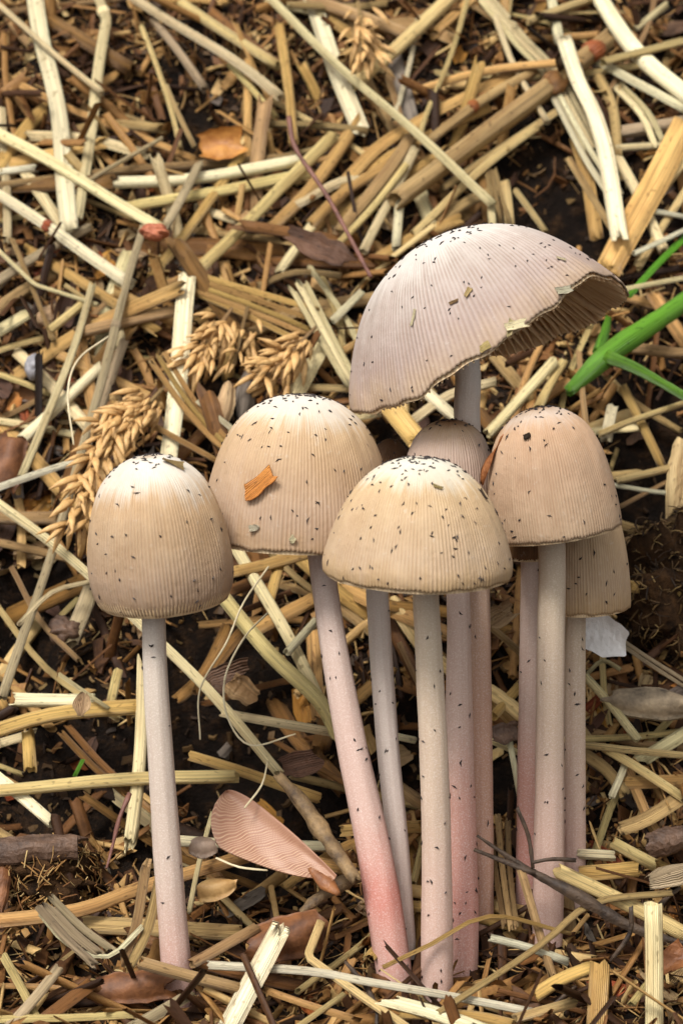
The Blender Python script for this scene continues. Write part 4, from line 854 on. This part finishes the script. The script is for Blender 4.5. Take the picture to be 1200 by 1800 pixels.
scrap('paper_scrap', 'white crumpled scrap behind the short cream bell cap', 'scrap', 'paper', 1056, 1122, 92, 74, -30, .25, .02, 2.2, None, 20, None, .07, .4)
scrap('wood_scrap', 'pale weathered wood scrap with dark spots on the low flank', 'wood', 'driftwood', 1140, 1232, 150, 58, -6, -.35, .22, 1.2, None, 21, None, .15, .5, smooth=True)
scrap('wood_scrap', 'tan split wood piece standing by the brown clod', 'wood', 'chip', 1194, 836, 140, 46, 84, -.3, .15, 1.0, None, 22, None, .12, .3)
scrap('leaf_scrap', 'grey folded husk standing in the hollow behind the dome cap', 'leaf', 'chipgrey', 432, 690, 90, 36, 85, -.5, .03, .9, None, 23, None, .1, .5, smooth=True)
scrap('leaf_scrap', 'tan folded husk beside the grey folded husk', 'leaf', 'chip', 396, 706, 84, 34, 80, -.5, .03, 1.2, None, 24, None, .1, .5, smooth=True)
scrap('leaf_scrap', 'rounded tan leaf scrap low behind the bell stems', 'leaf', 'chip', 878, 1085, 50, 40, 40, .3, .03, 1.6, None, 25)
scrap('bark_chip', 'dark brown chip between front and bell stems', 'bark', 'bark_dark', 886, 1290, 50, 36, 10, .2, .08, 1.2, None, 26)
scrap('bark_chip', 'black crumbly chunk beyond the yellow sloping straw', 'bark', 'bark_dark', 1178, 1470, 70, 50, 20, -.3, .2, 1.0, None, 27)
def blob(name, label, cat, mat, px, py, rx, ry, lift=.2, amp=.35, seed=1, y=None, f=2.0, nu=48):
    p = place([(px, py) if y is None else (px, py, y)], lift)[0]; k = kof(p)
    th = np.linspace(0.001, math.pi - .001, nu // 2 + 1); ph = np.linspace(0, 2 * math.pi, nu + 1); TH, PH = np.meshgrid(th, ph, indexing='ij')
    d = np.stack([np.sin(TH) * np.cos(PH), np.sin(TH) * np.sin(PH), np.cos(TH)], -1)
    r = 1 + amp * (fbm(d[..., 0] * f + seed + 20, d[..., 1] * f + d[..., 2] * f * 1.3 + 20, 5, 1.0)); V = (d * r[..., None] * np.array([rx, (rx + ry) / 2, ry]) / 100 * k).reshape(-1, 3)
    uv = np.stack([PH.ravel() / 6.28, TH.ravel()], 1)
    o = link(name, mesh(name, V, grid_faces(len(th), nu + 1), MATS[mat], uv), None, p); tag(o, label, cat)
    return o, p, V
def fuzz(parent, V, n, mat, l=.35, seed=3, tint=(.2, .9)):   # matted fibres over a lump, one part
    rg = np.random.default_rng(seed); VV_ = []; F = []; ti = []; cnt = 0
    for i in rg.integers(0, len(V), n):
        p = V[i] * rg.uniform(.96, 1.04); nrm_ = nrm(V[i]); a = nrm(np.cross(nrm_, rg.normal(size=3))); a = nrm(a + nrm_ * rg.uniform(0, .4)); b = nrm(np.cross(a, nrm_)); L = l * rg.uniform(.4, 1.3); w = rg.uniform(.006, .02)
        q = np.array([p, p + a * L * .5 + nrm_ * .03, p + a * L + b * rg.normal() * .12 * L]); 
        for s_ in q: VV_ += [s_ - b * w, s_ + b * w, s_ + nrm_ * w]
        for j in range(2):
            for e in range(3): F.append((cnt + j * 3 + e, cnt + j * 3 + (e + 1) % 3, cnt + j * 3 + 3 + (e + 1) % 3, cnt + j * 3 + 3 + e))
        cnt += 9; ti += [rg.uniform(*tint)] * 9
    tag(link('matted_fibres', mesh('matted_fibres', np.array(VV_), np.array(F), MATS[mat], np.zeros((len(VV_), 2)), {'tint': ti}), parent), kind='stuff')
o, p, V = blob('clod', 'brown fibrous dung clod beside the short cream bell cap', 'clod', 'clod', 1190, 1050, 100, 130, -.3, .9, 2, f=2.2); fuzz(o, V, 4200, 'duff', .22, 3, (.1, .95))
o, p, V = blob('clod', 'lump of matted pale fibre beneath the dark crusty bark slab', 'clod', 'clod', 88, 1545, 80, 52, .3, .8, 5, f=2.4); fuzz(o, V, 900, 'litter', .32, 4, (.45, .95))
o, p, V = blob('lump', 'red-brown lump at the end of a pale straw', 'lump', 'lump', 272, 408, 24, 14, 1.8, .5, 6); 
o, p, V = blob('pebble', 'small grey pebble among the loose wood chips', 'pebble', 'stone', 60, 646, 15, 22, .5, .25, 7)
o, p, V = blob('pebble', 'tiny dark bluish pebble behind the egg-shaped cap', 'pebble', 'bark_dark', 112, 1110, 30, 24, .4, .4, 8)
# ears of wheat: husks on a short axis
def husk_mesh():
    n = 9; s = np.linspace(0, 1, n); P = np.stack([s * 1.0, 0 * s, .10 * np.sin(s * 3)], 1); rad = .09 * np.sin(np.clip(s ** .8 * .95 + .05, 0, 1) * math.pi) ** .9 + .008
    V, F, uv = sweep(P, rad, 8, .65, (0, 0, 1), False, .1, .06); return mesh('husk', V, F, MATS['husk'], uv)
HUSK = husk_mesh()
def ear(label, p0, p1, lift, nh, size, seed):
    rg = random.Random(seed); A, B = place([p0, p1], lift); g = root_at('grain_ear', A, label, 'grain ear', 'empty grain ears in the straw')
    d = nrm(B - A); L = np.linalg.norm(B - A); n = nrm(nrm(CAM - A) + .3 * gnormal(A[0], A[1])); n = nrm(n - d * np.dot(n, d)); sd_ = np.cross(d, n)
    V, F, uv = sweep(smooth_path([A - d * .3, A + d * L * .5, B], .2), .04, 7, 1, n, False); link('axis', mesh('axis', V - A, F, MATS['tan'], uv), g)
    for i in range(nh):
        s = (i + .5) / nh; side = 1 if i % 2 else -1; lay = rg.choice([-1, 0, 1]); dirn = nrm(d * rg.uniform(.5, 1.1) + sd_ * (side * rg.uniform(.05, .6) + rg.gauss(0, .25)) + n * (lay * .35 + rg.gauss(0, .3)))
        o = link('husk', HUSK, g); up = nrm(n - dirn * np.dot(n, dirn)); y_ = np.cross(up, dirn); k = size * rg.uniform(.6, 1.3)
        from mathutils import Matrix
        m = Matrix([[dirn[0] * k, y_[0] * k, up[0] * k, 0], [dirn[1] * k, y_[1] * k, up[1] * k, 0], [dirn[2] * k, y_[2] * k, up[2] * k, 0], [0, 0, 0, 1]])
        m.translation = Vector((d * L * s + sd_ * (side * .08 + rg.gauss(0, .12)) + n * (lay * .1 + rg.gauss(0, .05))) * U); o.matrix_local = m
ear('empty grain ear spreading its husks behind the upright flat straw', (270, 700), (222, 752), 1.6, 60, .6, 1)
ear('long drooping grain ear hanging beside the egg-shaped cap', (206, 720), (130, 935), 1.8, 80, .66, 2)
ear('tufted grain ear under the folded tan leaf', (395, 560), (338, 640), 1.0, 56, .55, 3)
ear('fan-shaped grain ear beside the broad feathered straw', (540, 590), (462, 668), 1.2, 56, .6, 4)
ear('grain ear hanging high on the heap by the wide cream strip', (632, 20), (650, 112), 1.2, 40, .6, 5)
ear('loose grain husks hanging above the dome cap gap', (430, 560), (412, 640), .9, 18, .5, 6)

# ------------------------------------------------------------------ repeated filler straws and chips (individual objects, shared meshes)
from mathutils import Matrix
def frame_m(pos, xd, n, k=1.0):
    n = nrm(n); x = nrm(xd - n * np.dot(xd, n)); y = np.cross(n, x); m = Matrix(np.vstack([np.stack([x * k, y * k, n * k], 1).tolist() and np.hstack([np.stack([x * k, y * k, n * k], 1), np.zeros((3, 1))]), [0, 0, 0, 1]]).tolist())
    m.translation = Vector(pos * U); return m
MARKS = [((388, 256), 'near the orange leaf scrap'), ((272, 408), 'near the red-brown lump'), ((60, 646), 'near the small grey pebble'), ((12, 808), 'near the rusty bark chip'), ((120, 60), 'near the kinked pale straw'),
    ((565, 438), 'near the brown bark flake'), ((640, 60), 'near the hanging grain ear'), ((1000, 130), 'near the chewed end of the thick brown stalk'), ((780, 270), 'near the middle of the thick brown stalk'), ((1130, 350), 'near the broad golden blade'),
    ((1100, 620), 'near the green stalk'), ((1180, 1050), 'near the brown dung clod'), ((1140, 1232), 'near the spotted wood scrap'), ((1178, 1470), 'near the black crumbly chunk'), ((1148, 1680), 'near the hollow straw stub'), ((250, 710), 'near the spread grain ear'),
    ((150, 850), 'near the drooping grain ear'), ((500, 620), 'near the fan-shaped grain ear'), ((120, 1110), 'near the dark bluish pebble'), ((400, 1190), 'near the fine curling fibres'), ((90, 1250), 'near the whitish level straw'), ((80, 1480), 'near the dark crusty bark slab'),
    ((470, 1450), 'near the winged seed'), ((500, 1640), 'near the curled rust bark'), ((228, 1728), 'near the foot of the lone stem'), ((750, 1750), 'near the foot of the foremost stem'), ((950, 1640), 'near the feet of the bell stems'), ((700, 1150), 'behind the slender stem'), ((880, 1150), 'between the front and bell stems'), ((600, 300), 'near the dark reddish twig')]
def near(px, py): return min(MARKS, key=lambda m: (m[0][0] - px) ** 2 + (m[0][1] - py) ** 2)[1]
KIND = [('pale', .13, 'short pale straw end half buried in the compost litter', 'half-buried pale straw ends'),
        ('gold', .14, 'golden broken straw half buried in the compost litter', 'half-buried golden straws'),
        ('tan', .13, 'dull tan straw half buried in the compost litter', 'half-buried tan straws'),
        ('brown', .15, 'rotting brown straw half buried in the compost litter', 'half-buried rotting straws'),
        ('yellow', .07, 'thin yellow stalk half buried in the compost litter', 'half-buried thin yellow stalks')]
FM = {}
for kd in KIND:
    for i in range(5):
        L = R.uniform(1.5, 5.5); P = smooth_path([(-L / 2, 0, 0), (0, R.uniform(-.08, .08) * L, R.uniform(0, .05) * L), (L / 2, 0, 0)], .4)
        V, F, uv = sweep(P, kd[1] * R.uniform(.7, 1.3), 9, R.choice([.8, .5, .35, .22]), (0, 0, 1), True, 1.0, .08); FM[kd[0], i] = mesh('straw', V, F, MATS[kd[0]], uv)
nf = 0
while nf < 170:
    px, py = R.uniform(-60, 1260), R.uniform(-40, 1790)
    p, t = hit(px, py, G)
    if p[1] < 2.6 and R.random() < .5: continue
    if R.random() < dentd(p[0], p[1]) / 1.2: continue
    kd = R.choices(KIND, [2, 3, 3, 2.4, 3])[0]; n = gnormal(p[0], p[1]); n = nrm(n + np.array([R.gauss(0, .25), R.gauss(0, .25), R.gauss(0, .25)]))
    o = link('straw', FM[kd[0], R.randint(0, 4)]); o.matrix_world = frame_m(p + n * R.uniform(.1, .5), np.array([R.gauss(0, 1), R.gauss(0, .5), R.gauss(0, .8)]), n, R.uniform(.7, 1.15))
    tag(o, kd[2].replace('the compost litter', 'litter') + ' ' + near(px, py).replace('the chewed end of ', '').replace('the middle of ', ''), 'straw', kd[3]); nf += 1
CK = [('chip', 'small pale wood flake loose in the compost litter', 'loose pale flakes'), ('orange', 'small orange-tan flake loose in the compost litter', 'loose orange flakes'),
      ('chipdark', 'small dark brown flake loose in the compost litter', 'loose dark flakes'), ('rust', 'small rusty flake loose in the compost litter', 'loose rusty flakes'), ('chipgrey', 'small grey flake loose in the compost litter', 'loose grey flakes')]
CM = {}
for i, ck in enumerate(CK):
    for j in range(5):
        V, F, uv = plate(R.uniform(.45, 1.0), R.uniform(.2, .42), R.uniform(.02, .06), R.uniform(-.4, .4), i * 31 + j * 7 + 1, .35, 6, 4, R.uniform(0, .6)); CM[ck[0], j] = mesh('flake', V, F, MATS[ck[0]], uv, smooth=False)
for q in range(250):
    if q < 110: px, py = R.uniform(-20, 330), R.uniform(400, 1000)
    elif q < 150: px, py = R.uniform(1020, 1220), R.uniform(1200, 1780)
    else: px, py = R.uniform(-40, 1240), R.uniform(-30, 1790)
    p, t = hit(px, py, G); ck = R.choices(CK, [4, 2.2, 3, 1.6, 1.4])[0]; n = gnormal(p[0], p[1]); n = nrm(n + nrm(CAM - p) * .3 + np.array([R.gauss(0, .4), R.gauss(0, .4), R.gauss(0, .4)]))
    o = link('flake', CM[ck[0], R.randint(0, 4)]); o.matrix_world = frame_m(p + n * R.uniform(.05, .22), np.array([R.gauss(0, 1), R.gauss(0, 1), R.gauss(0, 1)]), n, R.uniform(.55, 1.25)); tag(o, ck[1].replace(' in the compost litter', '') + ' ' + near(px, py), 'flake', ck[2])

# ------------------------------------------------------------------ uncountable litter: crumbs and fibres
def scatter(N, seed, area, thin=True):
    rg = np.random.default_rng(seed); x = rg.uniform(area[0], area[1], N * 2); y = rg.uniform(area[2], area[3], N * 2); keep = rg.random(N * 2) > (dentd(x, y) / 1.1 if thin else 0 * x); x = x[keep][:N]; y = y[keep][:N]; z = G(x, y); e = .15
    n = np.stack([-(G(x + e, y) - G(x - e, y)) / (2 * e), -(G(x, y + e) - G(x, y - e)) / (2 * e), np.ones(N)], 1); n /= np.linalg.norm(n, axis=1)[:, None]
    n = n + rg.normal(0, .55, (N, 3)); n /= np.linalg.norm(n, axis=1)[:, None]; a = rg.normal(size=(N, 3)); a -= n * (a * n).sum(1)[:, None]; a /= np.linalg.norm(a, axis=1)[:, None]
    return rg, np.stack([x, y, z], 1), n, a, np.cross(n, a)
def crumbs(N, seed, area, lo, hi, mat, label, up=.1, thin=True):
    rg, p, n, a, b = scatter(N, seed, area, thin); L = rg.uniform(lo, hi, N) ** 1; w = L * rg.uniform(.15, .6, N); th = rg.uniform(.008, .03, N); p = p + n * rg.uniform(-.02, up, N)[:, None]
    cs = [(-1, -1), (0, -1), (1, -1), (1, 1), (0, 1), (-1, 1)]; V = np.zeros((N, 12, 3))
    cur = rg.normal(0, .18, N)
    for i, (u, v) in enumerate(cs):
        ju = u + rg.normal(0, .22, N); jv = v * (1 + rg.normal(0, .25, N)); q = p + a * (ju * L)[:, None] + b * (jv * w)[:, None] + n * ((cur * u * u) * L)[:, None]
        V[:, i] = q + n * th[:, None]; V[:, i + 6] = q - n * th[:, None]
    f = np.array([(0, 1, 4, 5), (1, 2, 3, 4), (11, 10, 7, 6), (10, 9, 8, 7), (0, 6, 7, 1), (1, 7, 8, 2), (2, 8, 9, 3), (3, 9, 10, 4), (4, 10, 11, 5), (5, 11, 6, 0)])
    F = (np.arange(N)[:, None, None] * 12 + f[None]).reshape(-1, 4); tint = np.repeat(np.clip(rg.beta(2, 2.2, N), 0, 1), 12)
    uv = np.tile(np.array([(0, 0), (0, .5), (0, 1), (1, 1), (1, .5), (1, 0)] * 2, float), (N, 1)) * .3 + np.repeat(rg.uniform(0, 30, (N, 1)), 12, 0)
    tag(link('litter', mesh('litter', V.reshape(-1, 3), F, MATS[mat], uv, {'tint': tint}, False)), label, 'litter', None, 'stuff')
def fibres(N, seed, area, lo, hi, mat, label):
    rg, p, n, a, b = scatter(N, seed, area); L = rg.uniform(lo, hi, N); w = rg.uniform(.008, .035, N); p = p + n * rg.uniform(0, .12, N)[:, None]; V = np.zeros((N, 12, 3)); bd = rg.normal(0, .14, N); bu = rg.uniform(-.05, .16, N)
    for j, s in enumerate((-1, -.33, .33, 1)):
        q = p + a * (L * s)[:, None] + b * (bd * L * s * s)[:, None] + n * (bu * L * (1 - s * s))[:, None]; ww = (w * (1 if abs(s) < .9 else .6))[:, None]
        V[:, j * 3] = q - b * ww; V[:, j * 3 + 1] = q + b * ww; V[:, j * 3 + 2] = q + n * ww
    f = np.array([(j * 3 + e, j * 3 + (e + 1) % 3, j * 3 + 3 + (e + 1) % 3, j * 3 + 3 + e) for j in range(3) for e in range(3)])
    F = (np.arange(N)[:, None, None] * 12 + f[None]).reshape(-1, 4); tint = np.repeat(np.clip(rg.beta(2.6, 1.8, N), 0, 1), 12)
    uv = np.tile(np.repeat(np.arange(4), 3)[:, None] * np.array([[.0, .4]]), (N, 1)) + np.repeat(rg.uniform(0, 30, (N, 1)), 12, 0)
    tag(link('litter', mesh('litter', V.reshape(-1, 3), F, MATS[mat], uv, {'tint': tint})), label, 'litter', None, 'stuff')
def tangle(N, seed, area, lo, hi, w0, w1, mat, label, lift):
    rg, p, n, a, b = scatter(N, seed, area); L = rg.uniform(lo, hi, N) / 2; w = rg.uniform(w0, w1, N); p = p + n * rg.uniform(-.05, lift, N)[:, None]; fl = rg.uniform(.12, .6, N)
    a = a + n * rg.normal(0, .18, N)[:, None]; V = np.zeros((N, 28, 3)); bd = rg.normal(0, .05, N); K = 7
    for j, s in enumerate((-1, -.35, .35, 1)):
        q = p + a * (L * s)[:, None] + b * (bd * L * s * s)[:, None]
        for e in range(K):
            th = 2 * math.pi * e / K; jg = rg.normal(0, .5, N) * w * (abs(s) > .9); V[:, j * K + e] = q + b * (w * math.cos(th))[:, None] + n * (w * fl * math.sin(th))[:, None] + a * jg[:, None]
    f = [(j * K + e, j * K + (e + 1) % K, j * K + K + (e + 1) % K, j * K + K + e) for j in range(3) for e in range(K)]
    F = (np.arange(N)[:, None, None] * 28 + np.array(f)[None]).reshape(-1, 4); tint = np.repeat(np.clip(rg.beta(2.2, 2.3, N), 0, 1), 28)
    uv = np.stack([np.tile(np.tile(np.arange(K) / K, 4), N), np.tile(np.repeat([0, .33, .66, 1], K), N) * np.repeat(L * 2, 28)], 1) + np.repeat(rg.uniform(0, 30, (N, 1)), 28, 0)
    tag(link('litter', mesh('litter', V.reshape(-1, 3), F, MATS[mat], uv, {'tint': tint})), label, 'litter', None, 'stuff')
AREA = (-12, 13, -5, 24)
tangle(3200, 21, AREA, .5, 2.0, .03, .10, 'litter', 'short broken straw bits packed densely over the heap', .2)
tangle(1100, 22, AREA, 1.0, 4.2, .03, .15, 'litter', 'tangled longer straw bits packed over the heap', .35)
crumbs(16000, 11, AREA, .03, .11, 'litter', 'fine brown crumbs of rotted straw covering the heap')
crumbs(6000, 12, AREA, .10, .32, 'litter', 'loose brown and tan chaff scraps covering the heap', .16)
fibres(9000, 13, AREA, .15, .6, 'litter', 'tangled fine straw fibres covering the heap')
crumbs(14000, 14, AREA, .03, .13, 'duff', 'dark rotted crumbs lining the hollows of the heap', .08, False)
